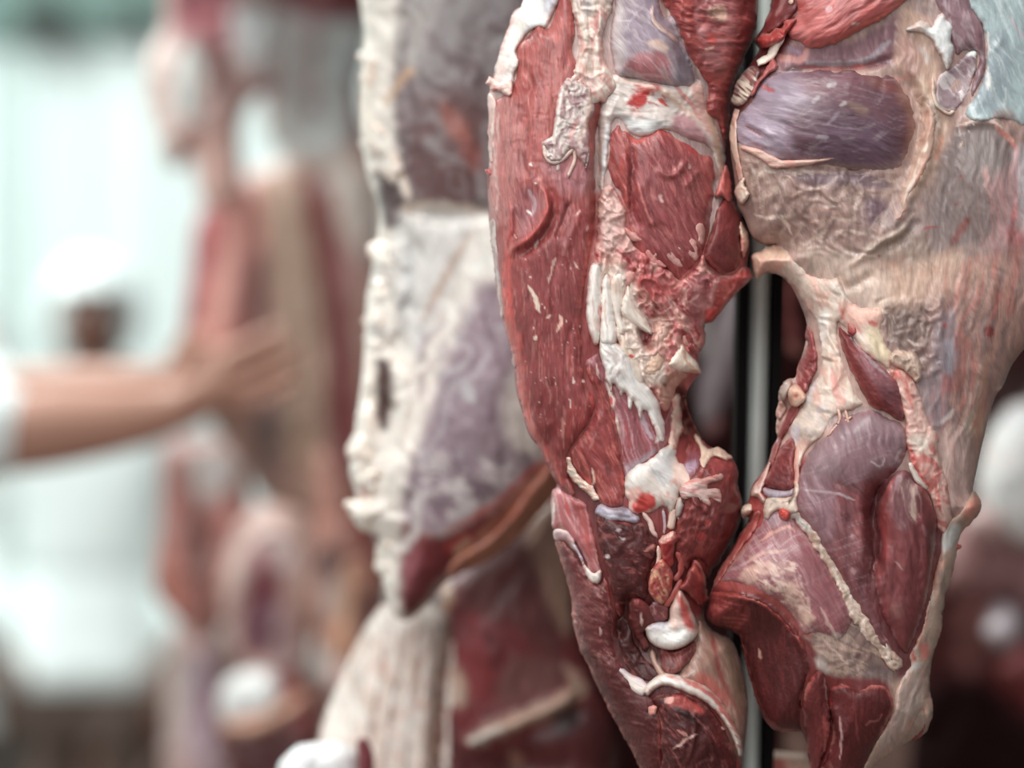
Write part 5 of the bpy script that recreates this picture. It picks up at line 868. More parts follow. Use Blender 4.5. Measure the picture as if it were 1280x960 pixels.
RP.part('cut_face', [(888,738),(904,738),(920,740),(938,747),(960,756),(976,770),(990,786),(1004,800),(1012,818),(1014,836),(1006,858),(1003,880),(1003,903),(1000,915),(972,914),(963,909),(955,897),(947,878),(938,850),(930,820),(925,797),(916,789),(906,785),(896,783),(886,775),(884,766),(886,752)], (80,25,25), B=12, Rr=12, off=-6, step=1.7, mat=CUT, fib=84, ops=[N(84, 60, 6, 2.4), K(84, 40, 3, .60, (112,40,38), .6), K(82, 40, 4, .64, (80,24,26), .6, None, 9), L([(890,742),(920,744),(950,752),(975,770),(1000,798),(1012,822)], 7, (168,66,58), .75, 5), P([(888,745),(925,752),(935,775),(918,788),(890,775)], (136,48,46), 9, .75), K(15, 20, 3, .62, (170,84,78), .6, [(888,745),(925,752),(935,775),(918,788),(890,775)]), R([(936,752),(928,772),(918,788)], 5, -3), L([(949,812),(950,824)], 3.5, (222,170,150), .8), P([(930,845),(1000,870),(1000,914),(965,910)], (88,26,28), 14, .6), L([(955,897),(975,912),(1000,913)], 4, (140,50,48), .7)])  # dark cut meat, base lowered further to carry the light falloff
RP.part('flap_muscle', [(1004,870),(1010,852),(1020,840),(1028,840),(1032,850),(1033,870),(1038,896),(1037,922),(1030,946),(1018,970),(1012,960),(1008,925),(1003,892)], (112,42,42), B=15, Rr=12, off=2, step=1.6, mat=CUT, fib=80, ops=[N(80, 26, 6, 2), L([(1032,848),(1034,870),(1036,885)], 4, (214,170,160), .8), L([(1030,895),(1034,920),(1030,940)], 6, (170,76,72), .7), L([(1006,868),(1018,844)], 5, (176,72,68), .7)])
RP.part('flap_muscle', [(1036,862),(1048,854),(1062,858),(1073,863),(1086,858),(1104,857),(1114,864),(1118,878),(1112,898),(1100,922),(1086,948),(1076,975),(1060,1005),(1024,1002),(1020,970),(1032,948),(1040,920),(1038,890)], (96,34,34), B=13, Rr=14, off=-2, step=1.7, mat=CUT, fib=80, ops=[N(82, 40, 8, 2.2), P([(1044,866),(1090,866),(1080,900),(1050,900)], (108,36,36), 10, .7), L([(1038,862),(1060,858),(1085,860),(1108,860),(1116,878),(1106,908)], 5, (156,60,56), .8), L([(1050,895),(1052,930),(1050,950)], 3, (206,160,156), .7), L([(1082,905),(1098,900),(1104,892)], 2.5, (170,96,92), .7), R([(1042,880),(1052,930)], 5, 4), L([(1070,890),(1074,930)], 3, (150,66,64), .6), L([(1035,866),(1038,882)], 4, (200,50,50), .7)])

# --- hanging fat edge on the right
RP.part('fat_edge', [(1176,668),(1186,652),(1200,640),(1212,618),(1219,616),(1227,632),(1216,651),(1200,668),(1196,690),(1188,725),(1181,745),(1177,785),(1166,820),(1162,850),(1166,890),(1161,905),(1156,898),(1153,886),(1144,904),(1130,926),(1110,944),(1086,962),(1074,985),(1077,962),(1090,935),(1105,910),(1117,886),(1118,866),(1126,848),(1138,832),(1136,818),(1147,798),(1159,758),(1166,728),(1172,702),(1175,684)], (200,170,150), B=11, Rr=12, off=-3, step=1.7, mat=FAT, fib=100, jag=1.2, ops=[N(102, 44, 8, 2.6), K(104, 34, 5, .57, (214,150,132), .7), K(100, 34, 5, .62, (160,136,124), .7, None, 9), P([(1176,670),(1200,655),(1198,672),(1180,690)], (222,222,216), 4, .9), P([(1205,640),(1220,620),(1228,632),(1214,650)], (222,140,122), 5, .8), P([(1150,808),(1160,806),(1164,820),(1154,824)], (230,130,120), 4, .9), P([(1110,880),(1145,840),(1156,850),(1150,885),(1120,930),(1095,945)], (166,148,140), 10, .7), L([(1150,770),(1142,800),(1148,824)], 5, (206,190,176), .8), L([(1140,812),(1144,826)], 5, (200,80,74), .7), L([(1120,850),(1140,835),(1150,828)], 8, (206,204,198), .8), L([(1116,885),(1100,918),(1080,955)], 4, (222,190,166), .9), R([(1158,730),(1150,780),(1144,815)], 4, 3), R([(1170,720),(1160,790),(1150,830)], 5, -3)])
RP.part('red_tip', [(1124,934),(1132,928),(1146,916),(1154,900),(1158,902),(1160,912),(1152,920),(1140,926)], (140,42,44), B=8, Rr=7, off=-6, step=1.6, mat=CUT)
RP.part('blood_nub', [(1195,682),(1200,681),(1202,684),(1198,687),(1195,686)], (200,70,66), B=4, Rr=3, off=2, step=1, jag=.4)

# --- shreds along the left edge beside the post
RP.part('red_shred', [(1009,406),(1016,416),(1021,432),(1023,448),(1022,462),(1014,476),(1008,490),(1000,494),(992,484),(995,472),(999,458),(1003,446),(1007,432)], (138,52,52), B=11, Rr=8, off=-2, step=1.5, mat=MUSCLE, fib=100, jag=2, ops=[C(None, 9, 3), K(80, 10, 4, .64, (196,120,116), .7)])
RP.part('red_shred', [(990,504),(1002,500),(1000,514),(990,530),(982,546),(974,562),(966,582),(960,584),(965,562),(972,546),(974,534),(982,516)], (124,44,44), B=12, Rr=8, off=-4, step=1.5, mat=MUSCLE, fib=110, jag=1.4, ops=[N(110, 20, 5, 2)])
RP.part('fat_ring', [(984,492),(988,484),(996,480),(1002,486),(1007,494),(1004,503),(996,509),(988,506)], (222,176,150), B=12, Rr=7, off=8, step=1.3, mat=FAT, jag=.8, ops=[G(996, 495, 5, 4, 0, -5), L([(992,497),(998,494)], 4, (206,100,92), .8), L([(994,507),(1004,498)], 4, (238,216,196), .9)])
RP.part('gristle', [(974,490),(977,480),(984,474),(990,476),(988,486),(984,496),(978,502)], (184,166,154), B=9, Rr=7, off=4, step=1.4, mat=TENDON)
RP.part('gristle', [(971,506),(978,502),(983,510),(980,520),(974,526),(970,520)], (170,130,116), B=8, Rr=6, off=2, step=1.4, mat=FAT)
RP.part('knuckle_muscle', [(956,606),(958,594),(966,580),(974,562),(986,547),(995,552),(994,575),(992,598),(989,613),(974,613)], (128,50,50), B=12, Rr=10, off=0, step=1.6, mat=CUT, ops=[C(None, 12, 2.0), L([(988,572),(993,600)], 4, (186,90,84), .8), P([(960,592),(985,590),(985,610),(962,608)], (104,38,40), 7, .7)])
RP.part('silver_band', [(953,610),(966,612),(982,613),(992,610),(990,620),(976,622),(960,622)], (172,156,168), B=6, Rr=5, off=3, step=1.4, mat=SKINM)
RP.part('knuckle_fat', [(938,614),(944,604),(952,594),(959,580),(963,578),(960,592),(955,606),(952,616),(958,624),(954,630),(946,622),(938,620)], (216,176,164), B=10, Rr=6, off=2, step=1.4, mat=FAT, jag=1.2, ops=[C(None, 9, 2.4), L([(940,618),(950,612)], 6, (236,206,190), .9), L([(946,606),(958,584)], 3, (206,110,104), .7)])
RP.part('fat_nub', [(926,637),(932,632),(939,632),(938,640),(932,646),(930,650),(927,646)], (226,196,176), B=7, Rr=5, off=2, step=1.3, mat=FAT)
RP.part('fat_pad', [(955,626),(966,620),(980,622),(991,616),(996,600),(1000,612),(996,628),(1000,640),(990,642),(980,640),(970,640),(962,648),(954,644)], (220,198,180), B=8, Rr=7, off=2, step=1.5, mat=FAT, jag=1.6, ops=[C(None, 10, 2.4), R([(992,616),(986,630)], 2.5, -5), L([(993,614),(986,632)], 4, (96,60,50), .8), L([(994,560),(996,604)], 8, (222,140,126), .8)])
RP.part('blood_clot', [(973,638),(977,635),(983,637),(987,642),(985,650),(979,651),(974,646)], (212,72,60), B=8, Rr=5, off=7, step=1.2, mat=MUSCLE, jag=.8, ops=[C(None, 5, 1.6)])
RP.strand('fat_edge_strip', [(997,556),(995,575),(996,595),(994,612)], 7, (224,160,146), off=3)
# ================================================================ blurred carcass side just behind
MO = [(458,-140),(700,-140),(722,100),(722,560),(704,590),(664,640),(622,682),(574,712),(532,758),(506,776),(488,762),(478,730),(480,700),(474,672),(452,663),(440,645),(446,622),(437,590),(441,560),(446,520),(453,470),(456,420),(459,370),(466,330),(473,280),(470,250),(461,225),(454,190),(449,150),(450,100),(455,40)]
MP = Piece('beef_carcass', 'out-of-focus beef side with white knobbly spine edge behind the left front cut', 'meat', MO, 1.77, 60, 90, 60,
    sculpt=[G(560, 130, 60, 110, 0, 20), G(600, 500, 60, 120, 25, 20), R([(500,262),(560,270),(620,262)], 10, -14), R([(512,360),(490,480),(480,600)], 10, -10), R([(500,640),(470,700)], 10, 4)])
MP.part('body', None, (240,233,222), main=True, step=4, mat=FAT, fib=80, ops=[
    N(80, 50, 16, 4), C([(440,0),(510,0),(520,700),(440,700)], 34, 7),
    P([(520,-140),(720,-140),(720,265),(600,262),(520,262),(498,200),(490,120),(500,20)], (122,106,108), 10), P([(530,120),(600,130),(612,258),(520,256),(510,200)], (112,78,76), 16, .8), K(60, 60, 18, .56, (150,146,146), .6, [(490,-100),(640,-100),(640,260),(500,260)]), P([(550,130),(572,140),(590,170),(575,176),(556,160)], (176,110,98), 8, .8), P([(575,170),(600,190),(596,215),(580,200)], (160,84,76), 8, .7), P([(500,20),(530,-60),(560,-60),(530,60),(510,90)], (196,190,184), 14, .6),
    P([(470,216),(484,212),(500,230),(508,262),(498,284),(480,284),(474,250)], (98,80,80), 5), L([(492,110),(510,92),(518,86)], 10, (206,170,136), .8), L([(480,130),(500,105)], 10, (214,176,140), .6), L([(472,190),(495,210),(512,250)], 10, (232,220,204), .9), L([(500,262),(540,258),(600,264)], 12, (224,206,184), .9), L([(462,60),(456,130),(460,180)], 10, (236,224,208), .8),
    P([(500,268),(600,266),(590,330),(545,400),(520,440),(500,420),(494,350)], (212,212,208), 12, .9), L([(590,290),(560,340),(530,400)], 9, (190,156,130), .7), P([(600,280),(660,260),(660,380),(600,380),(570,420),(545,450),(560,380)], (246,242,232), 10, .9), L([(508,300),(512,350),(500,400)], 16, (206,208,206), .8), K(70, 40, 16, .56, (160,156,152), .7, [(462,270),(540,270),(510,420),(460,420)]),
    P([(606,350),(660,380),(700,470),(700,585),(650,600),(610,630),(545,668),(506,655),(508,600),(528,540),(552,470),(580,400)], (158,138,148), 12), K(122, 90, 11, .56, (130,104,116), .5, [(520,380),(700,380),(700,600),(520,660)]), K(124, 70, 9, .62, (200,196,200), .6, [(520,380),(700,380),(700,600),(520,660)], 9), L([(580,480),(590,500)], 18, (206,206,208), .8), P([(630,500),(660,440),(700,520),(690,580),(640,560)], (222,214,204), 12, .85), K(30, 30, 12, .56, (130,110,120), .8, [(540,580),(690,560),(650,620),(540,660)], 5), K(150, 24, 10, .58, (214,206,204), .8, [(520,560),(660,580),(640,630),(530,660)], 7),
    P([(466,456),(484,450),(492,480),(488,520),(478,540),(468,520)], (88,64,60), 5), L([(462,440),(466,500),(462,560)], 12, (236,224,210), .8), P([(452,600),(462,590),(462,620),(452,630)], (176,50,52), 6, .9), P([(506,655),(550,668),(620,630),(690,590),(700,620),(640,690),(560,720),(520,770),(500,760),(500,700)], (118,44,47), 10), L([(700,580),(668,600),(640,640),(610,670),(570,700)], 22, (176,118,92), .9), L([(556,690),(572,676),(590,668)], 12, (176,60,56), .8), L([(570,690),(585,672)], 8, (214,180,150), .8), P([(505,690),(530,690),(520,740),(502,740)], (150,80,88), 8, .7), L([(520,610),(520,660),(500,690)], 12, (222,216,212), .8), L([(690,572),(660,590),(620,630),(560,664)], 7, (196,70,64), .8)])
for (x, y, rx, ry) in ((468,176,16,24), (490,205,14,26), (476,318,15,20), (472,360,14,18), (470,398,16,18), (466,430,13,16), (458,520,12,22), (452,562,14,20), (462,600,13,18), (455,640,20,18), (478,690,11,28), (462,90,14,30)):
    pl = [(x + rx * math.cos(a) * (1 + .18 * math.sin(3 * a + x)), y + ry * math.sin(a)) for a in np.linspace(0, 2 * math.pi, 11)[:-1]]
    MP.part('vertebra', pl, (242,233,221), B=13, Rr=14, off=-3, step=3, mat=FAT, jag=7, jags=14, ops=[N(60, 16, 8, 3), K(60, 16, 8, .6, (214,180,156), .6)])
MP.part('membrane_lip', [(716,560),(722,575),(704,604),(668,650),(628,690),(580,716),(560,722),(566,700),(604,676),(640,640),(664,604),(690,576)], (186,120,92), B=14, Rr=10, off=2, step=3, mat=SKINM, ops=[L([(712,565),(668,604),(640,644),(600,680)], 6, (170,74,64), .6)])

# ================================================================ blurred rib section below it
SO = [(500,744),(532,738),(560,728),(602,690),(640,655),(690,622),(706,640),(712,700),(722,790),(746,860),(762,905),(758,960),(750,1090),(404,1090),(396,960),(402,905),(420,860),(440,815),(470,764)]
SP = Piece('rib_section', 'out-of-focus rib section with white ribs and dark red flesh low behind the left front cut', 'meat', SO, 1.86, 50, 80, 50,
    sculpt=[R([(556,770),(550,860),(544,1000)], 12, -14), G(620, 800, 40, 60, 0, 10), G(690, 900, 40, 20, -20, -14), R([(590,925),(640,905),(690,884),(720,858)], 10, 14), G(660, 960, 60, 30, 0, -20)])
SP.part('body', None, (124,44,47), main=True, step=4, mat=MUSCLE, fib=80, ops=[N(80, 40, 14, 4),
    P([(470,764),(540,742),(556,790),(548,900),(540,1090),(400,1090),(396,960),(410,880),(440,815)], (238,228,218), 8), K(96, 70, 12, .56, (196,170,156), .7, [(400,740),(560,740),(545,1090),(400,1090)]), K(60, 20, 14, .66, (214,150,132), .5, [(400,780),(560,780),(545,1000),(400,1000)], 9),
    P([(552,780),(566,782),(556,870),(546,1000),(534,1000),(542,880)], (120,88,70), 6), L([(532,750),(545,730),(560,740),(556,764)], 12, (190,146,106), .9), P([(534,738),(552,740),(548,756),(536,756)], (96,60,46), 5, .8),
    P([(600,690),(660,650),(690,720),(700,800),(690,830),(640,780),(580,760)], (108,52,50), 12), P([(655,650),(700,622),(712,700),(716,780),(700,790),(676,720)], (176,138,116), 10, .95), P([(570,780),(600,770),(622,800),(616,850),(600,880),(575,850)], (150,52,56), 10, .9), L([(604,790),(620,812),(616,840)], 10, (90,28,32), .8), P([(566,830),(582,850),(580,880),(566,880)], (214,186,160), 6, .8),
    L([(585,926),(620,912),(660,896),(700,880),(722,858),(706,832)], 22, (206,168,146), .95), L([(588,926),(612,918)], 16, (232,220,206), .9), P([(640,820),(700,830),(706,850),(660,880),(620,880)], (126,80,74), 10, .8), P([(560,900),(590,940),(700,900),(745,880),(760,960),(740,1090),(550,1090)], (84,26,28), 10, .9), P([(690,890),(720,880),(724,905),(700,920)], (34,12,12), 8, .8), L([(640,940),(650,960)], 16, (150,110,86), .6)])
for (x0, y0, x1, y1, w) in ((478, 790, 424, 1090, 22), (500, 780, 458, 1090, 20), (520, 776, 492, 1090, 20), (540, 776, 522, 1090, 16), (566, 800, 556, 1090, 10)):
    SP.strand('rib', [(x0, y0), ((x0 + x1) / 2 - 4, (y0 + y1) / 2), (x1, y1)], w, (240,230,220), off=-1, B=4, step=3, jag=3, ops=[K(95, 40, 8, .58, (222,196,178), .6), K(60, 18, 10, .68, (218,156,138), .4, None, 9)])
SP.strand('fat_lip', [(585,928),(620,914),(660,898),(700,880),(722,858)], [10,16,14,12,8], (214,182,160), off=6, step=3, jag=2, ops=[P([(575,910),(625,905),(620,930),(580,935)], (236,226,214), 6)])

# ================================================================ shadowed carcass behind the post
DO = [(700,-150),(1020,-150),(1030,200),(1030,600),(1020,1000),(1000,1100),(730,1100),(716,900),(690,760),(690,500),(690,200)]
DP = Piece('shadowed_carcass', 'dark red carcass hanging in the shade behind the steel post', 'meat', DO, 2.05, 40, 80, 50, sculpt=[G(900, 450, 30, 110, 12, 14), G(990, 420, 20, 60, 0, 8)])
DP.part('body', None, (50,20,20), main=True, step=4, mat=DULL, fib=80, ops=[N(80, 50, 16, 6), C(None, 36, 6), K(80, 50, 16, .58, (50,20,22), .7),  # shade behind the post is put into this very dark base colour
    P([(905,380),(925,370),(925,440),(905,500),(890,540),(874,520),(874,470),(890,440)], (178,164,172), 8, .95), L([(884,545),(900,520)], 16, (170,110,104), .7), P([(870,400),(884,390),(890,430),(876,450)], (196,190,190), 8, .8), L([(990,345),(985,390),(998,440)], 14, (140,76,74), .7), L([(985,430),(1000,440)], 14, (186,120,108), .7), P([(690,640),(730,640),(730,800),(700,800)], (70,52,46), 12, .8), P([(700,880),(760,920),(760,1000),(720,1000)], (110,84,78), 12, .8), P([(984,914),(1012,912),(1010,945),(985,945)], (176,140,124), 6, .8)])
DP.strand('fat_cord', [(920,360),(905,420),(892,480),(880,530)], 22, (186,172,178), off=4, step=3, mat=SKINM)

# ================================================================ small pale cut at the lower edge
UO = [(930,968),(942,950),(958,942),(986,944),(1013,946),(1018,1000),(1015,1100),(1000,1180),(945,1180),(928,1100),(924,1010)]
UP = Piece('fatty_cut', 'pale fatty cut with a red patch at the lower edge under the post', 'meat', UO, 1.70, 26, 40, 26)
UP.part('body', None, (222,180,156), main=True, step=2.5, mat=FAT, ops=[N(20, 20, 8, 2), P([(962,944),(984,944),(984,975),(968,980)], (206,92,84), 6, .9), P([(984,944),(1012,946),(1012,980),(990,980)], (226,190,166), 5), K(30, 14, 6, .6, (214,150,132), .6)])
UP.strand('fat_rim', [(930,966),(944,949),(960,943),(986,945),(1012,947)], 8, (232,204,184), off=2, step=2)

# ================================================================ blurred carcass at the right edge
YO = [(1160,-150),(1400,-150),(1410,300),(1400,700),(1390,1100),(1150,1100),(1140,900),(1158,700),(1170,560),(1180,400)]
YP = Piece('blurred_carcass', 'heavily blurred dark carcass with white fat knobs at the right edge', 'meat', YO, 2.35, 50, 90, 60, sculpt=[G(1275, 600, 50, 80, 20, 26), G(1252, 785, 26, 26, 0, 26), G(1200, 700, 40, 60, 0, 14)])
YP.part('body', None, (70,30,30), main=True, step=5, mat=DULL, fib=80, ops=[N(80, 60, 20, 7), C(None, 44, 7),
    P([(1232,470),(1300,450),(1300,520),(1240,520)], (64,44,42), 10), P([(1290,500),(1340,480),(1340,660),(1270,680),(1230,650),(1225,600),(1250,540)], (236,230,226), 14), P([(1180,640),(1270,660),(1290,720),(1200,740),(1170,700)], (170,126,124), 18, .9), P([(1235,765),(1255,755),(1275,770),(1275,800),(1250,812),(1234,795)], (214,206,214), 8), P([(1190,760),(1235,740),(1240,830),(1200,840)], (132,84,80), 16, .8), P([(1250,820),(1310,800),(1310,900),(1260,900)], (140,60,62), 16, .8), P([(1150,860),(1310,900),(1310,1100),(1150,1100)], (26,10,11), 20, .9), P([(1262,690),(1310,690),(1310,760),(1270,750)], (150,110,110), 14, .8)])  # near-black patch at the lower end stands in for shade
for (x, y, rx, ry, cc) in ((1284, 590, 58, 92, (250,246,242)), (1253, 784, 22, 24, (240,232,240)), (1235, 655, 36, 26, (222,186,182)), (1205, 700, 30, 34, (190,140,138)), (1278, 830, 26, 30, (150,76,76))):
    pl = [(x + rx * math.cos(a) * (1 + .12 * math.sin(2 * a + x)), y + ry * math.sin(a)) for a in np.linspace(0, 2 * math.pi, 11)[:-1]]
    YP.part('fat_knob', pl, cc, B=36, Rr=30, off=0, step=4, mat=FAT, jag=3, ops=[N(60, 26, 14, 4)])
# ================================================================ heavily blurred cuts in the background, left of centre
def blob(x, y, rx, ry, wob=.12, n=12, ang=0):
    out = []
    for a in np.linspace(0, 2 * math.pi, n + 1)[:-1]:
        r = 1 + wob * math.sin(3 * a + x * .1) + wob * .6 * math.sin(2 * a + y * .1)
        u, v = rx * math.cos(a) * r, ry * math.sin(a) * r
        c, s = math.cos(math.radians(ang)), math.sin(math.radians(ang))
        out.append((x + u * c - v * s, y + u * s + v * c))
    return out
def back_cut(name, label, outline, d0, base, ops, B=40, Rr=60, back=40, mat=None, sculpt=()):
    p = Piece(name, label, 'meat', outline, d0, B, Rr, back, sculpt=sculpt)
    p.part('body', None, base, main=True, step=4.5, mat=mat or MUSCLE, fib=80, ops=[N(80, 50, 18, 5), C(None, 40, 5)] + list(ops))
    return p
B1 = back_cut('beef_quarter', 'blurred quarter with tan fat band and dark red flanks behind the bare forearm',
    [(300,-160),(470,-160),(462,60),(452,120),(470,190),(482,240),(486,560),(470,640),(440,690),(400,665),(345,640),(290,570),(245,490),(226,440),(238,340),(246,275),(285,228),(350,200),(330,160),(320,60)], 2.84, (196,158,142), [
    P([(300,-160),(470,-160),(460,110),(440,180),(350,200),(325,120)], (196,204,202), 12), P([(345,-40),(470,-40),(470,20),(400,26),(350,12)], (112,44,48), 8), L([(392,20),(390,80),(392,150)], 12, (176,116,112), .8), L([(391,125),(391,150)], 16, (130,66,64), .8), P([(436,110),(470,100),(466,175),(442,182)], (150,84,84), 10, .8), L([(344,90),(340,140)], 22, (150,110,110), .7), P([(330,30),(372,20),(380,80),(340,100)], (214,214,214), 14, .8),
    P([(246,270),(275,240),(300,235),(285,290),(265,350),(240,450),(226,440)], (164,70,76), 10), P([(285,240),(320,230),(330,300),(310,420),(270,470),(250,440),(275,330)], (230,158,146), 12), L([(300,400),(280,450)], 26, (236,130,118), .8), P([(312,330),(336,320),(340,400),(330,460),(300,470),(300,420)], (110,66,62), 12, .95), P([(335,225),(385,230),(400,330),(406,450),(390,560),(350,560),(340,450),(344,340)], (214,184,160), 10), L([(348,240),(350,310)], 16, (166,156,146), .8), P([(376,226),(400,222),(420,290),(440,400),(452,560),(440,660),(416,640),(412,500),(402,380),(388,300)], (140,58,62), 9), P([(400,205),(440,195),(466,240),(450,300),(430,290),(414,240)], (222,214,204), 10, .95), P([(430,300),(450,320),(446,390),(432,370)], (196,150,146), 10, .8), P([(310,500),(350,470),(360,520),(350,590),(325,600)], (150,130,132), 12, .7), P([(320,520),(342,510),(345,570),(325,580)], (96,78,74), 10, .8), P([(380,540),(408,560),(414,610),(390,620)], (206,170,134), 10, .7)],
    sculpt=[R([(336,230),(344,400),(360,560)], 12, 14), R([(396,230),(420,380),(430,600)], 14, -14)])
for ln, w, cc in (([(352,215),(362,330),(372,450),(376,560)], 30, (220,192,168)), ([(300,225),(292,320),(272,440)], 30, (232,170,158)), ([(440,205),(452,260),(456,330)], 26, (226,218,208))):
    B1.strand('fat_band', ln, w, cc, off=3, step=4, jag=2)
B2 = back_cut('beef_shank', 'blurred pale curved shank at the top of the far cluster against the white wall',
    [(215,-160),(330,-160),(345,0),(352,70),(336,110),(312,130),(300,170),(306,240),(290,260),(262,262),(246,235),(242,195),(225,212),(208,205),(196,160),(184,110),(188,60),(205,25)], 2.74, (206,170,162), [
    P([(188,40),(212,30),(206,110),(220,180),(212,206),(196,160)], (222,206,198), 8), P([(214,-60),(290,-60),(300,40),(268,70),(240,40),(222,60)], (168,92,98), 12), P([(255,60),(278,70),(288,100),(270,112),(258,90)], (112,58,54), 8), P([(290,10),(335,10),(348,60),(320,90),(296,70)], (218,222,222), 12), P([(222,65),(246,60),(250,110),(236,150),(220,130)], (206,220,216), 8), L([(214,175),(220,210)], 20, (160,104,90), .9), P([(245,170),(296,150),(300,230),(268,256),(246,230)], (226,182,170), 10), L([(316,100),(330,120)], 26, (160,112,120), .8), L([(240,130),(250,155)], 10, (212,214,214), .8), P([(224,-20),(250,-10),(250,40),(230,40)], (140,66,76), 10, .7)])
B2.strand('skin_fold', [(196,60),(190,110),(202,165),(216,205)], 18, (226,208,200), off=3, step=4, jag=2)
B2.strand('skin_fold', [(228,60),(236,110),(232,150)], 14, (212,222,218), off=3, step=4, jag=2)
B3 = back_cut('offal_cut', 'blurred cut with a brown cleft low in the far cluster beside the white coat',
    [(205,560),(250,548),(292,560),(316,640),(300,720),(272,790),(240,790),(212,766),(192,735),(196,690),(202,630)], 2.70, (186,128,118), [
    P([(228,570),(285,560),(296,600),(260,625),(230,610)], (206,200,196), 12), P([(240,650),(262,640),(260,720),(244,740),(232,700)], (96,56,52), 10), P([(194,700),(220,690),(240,760),(215,770)], (196,116,98), 10, .8), P([(265,640),(296,650),(285,700),(268,690)], (200,132,122), 10, .8), P([(206,590),(222,590),(220,650),(206,650)], (150,86,80), 8, .7)], Rr=40, B=30)
B3.strand('sinew', [(236,570),(240,640),(246,720),(240,780)], 14, (150,96,88), off=2, step=4, jag=2)
B4 = back_cut('heart_cut', 'blurred cut with pale arch over a dark purple middle, centre of the far cluster',
    [(300,650),(340,630),(385,650),(402,720),(392,800),(372,860),(330,868),(296,830),(276,760),(280,700)], 2.60, (196,160,150), [
    P([(300,680),(345,650),(378,690),(370,730),(330,700),(300,730)], (206,186,184), 10), L([(318,690),(330,700)], 22, (196,90,106), .8), P([(318,710),(345,705),(350,760),(330,820),(306,820),(304,760)], (118,44,58), 10), P([(318,760),(335,755),(330,810),(312,806)], (84,56,80), 10, .8), P([(350,760),(370,770),(366,830),(342,830)], (150,128,134), 10, .8), P([(370,700),(400,720),(390,800),(376,780)], (206,150,116), 10, .9)], Rr=40, B=34)
B4.strand('fat_arch', [(292,770),(298,710),(326,668),(362,672),(384,720),(384,780)], 18, (214,190,180), off=3, step=4, jag=2)
B5 = back_cut('neck_cut', 'blurred brownish cut with an orange fat streak left of the white ribs',
    [(400,560),(450,620),(486,690),(484,790),(468,860),(440,880),(412,868),(396,800),(388,720),(392,640)], 2.52, (176,120,104), [
    P([(395,690),(420,680),(430,720),(405,730)], (96,70,66), 10), P([(430,720),(450,715),(445,800),(425,850),(412,820)], (206,150,112), 10), P([(405,730),(430,730),(425,770),(405,770)], (196,180,172), 10, .8), P([(440,620),(484,690),(478,720),(445,670)], (120,44,46), 10, .9), P([(440,740),(470,730),(470,790),(446,800)], (110,72,70), 10, .8), P([(370,820),(425,815),(430,855),(400,870)], (214,192,186), 10, .9)], Rr=40, B=34)
B5.strand('fat_streak', [(438,700),(436,760),(424,830)], 16, (212,160,124), off=3, step=4, jag=2)
B6 = back_cut('breast_cut', 'blurred lilac and pink flank hanging lowest in the far cluster',
    [(222,770),(270,780),(296,830),(300,900),(310,980),(306,1100),(206,1100),(204,980),(206,880)], 2.80, (196,164,158), [
    P([(238,830),(268,830),(268,930),(246,960),(236,900)], (166,146,164), 14), P([(206,820),(232,820),(226,920),(206,930)], (186,176,168), 12, .8), L([(272,840),(268,900)], 12, (176,98,104), .7), P([(250,930),(300,930),(300,1000),(256,1000)], (176,150,156), 12, .8)], Rr=40, B=30, mat=SKINM)
B6.strand('fat_streak', [(252,800),(252,880),(260,980)], 16, (176,156,172), off=2, step=4, jag=2)
B7 = back_cut('shin_cut', 'blurred cut with white top and dark underside at the foot of the far cluster',
    [(282,850),(320,834),(360,840),(396,866),(404,920),(398,1000),(380,1100),(310,1100),(296,1000),(272,930),(270,890)], 2.53, (120,56,52), [
    P([(276,850),(330,834),(345,870),(330,900),(290,910),(272,890)], (214,218,216), 8), L([(280,912),(310,908),(350,890),(375,866)], 20, (216,150,116), .9), L([(300,906),(320,902)], 18, (206,84,78), .8), P([(350,866),(392,870),(390,900),(360,905)], (150,70,66), 10, .8), P([(285,925),(360,910),(390,940),(380,1000),(310,1000)], (82,32,32), 10)], Rr=34, B=34)
B7.strand('fat_rim', [(276,905),(310,910),(350,892),(384,868)], 16, (222,176,146), off=3, step=4, jag=2)

# white wrapped bundle and a small dark scrap beside it, near the lower edge
WO = [(346,968),(356,946),(374,932),(394,928),(414,927),(432,930),(444,940),(448,965),(456,1060),(440,1140),(360,1140),(346,1060)]
WP = Piece('wrapped_bundle', 'bright white wrapped bundle at the lower edge left of the white ribs', 'bundle', WO, 1.78, 30, 34, 30)
WP.part('wrapping', None, (246,248,248), main=True, step=3.5, mat=FAT, ops=[N(100, 30, 12, 5), C(None, 22, 4)])
WP.strand('wrapping_fold', [(372,930),(382,960),(378,1010)], 12, (240,244,246), off=2, step=3)
XO = [(446,926),(456,922),(464,934),(468,950),(466,985),(458,1010),(448,985),(447,950)]
XP = Piece('meat_scrap', 'small dark red scrap between the white bundle and the ribs', 'meat', XO, 1.76, 10, 12, 10)
XP.part('body', None, (124,44,52), main=True, step=2.5, mat=MUSCLE, ops=[N(80, 16, 8, 2)])
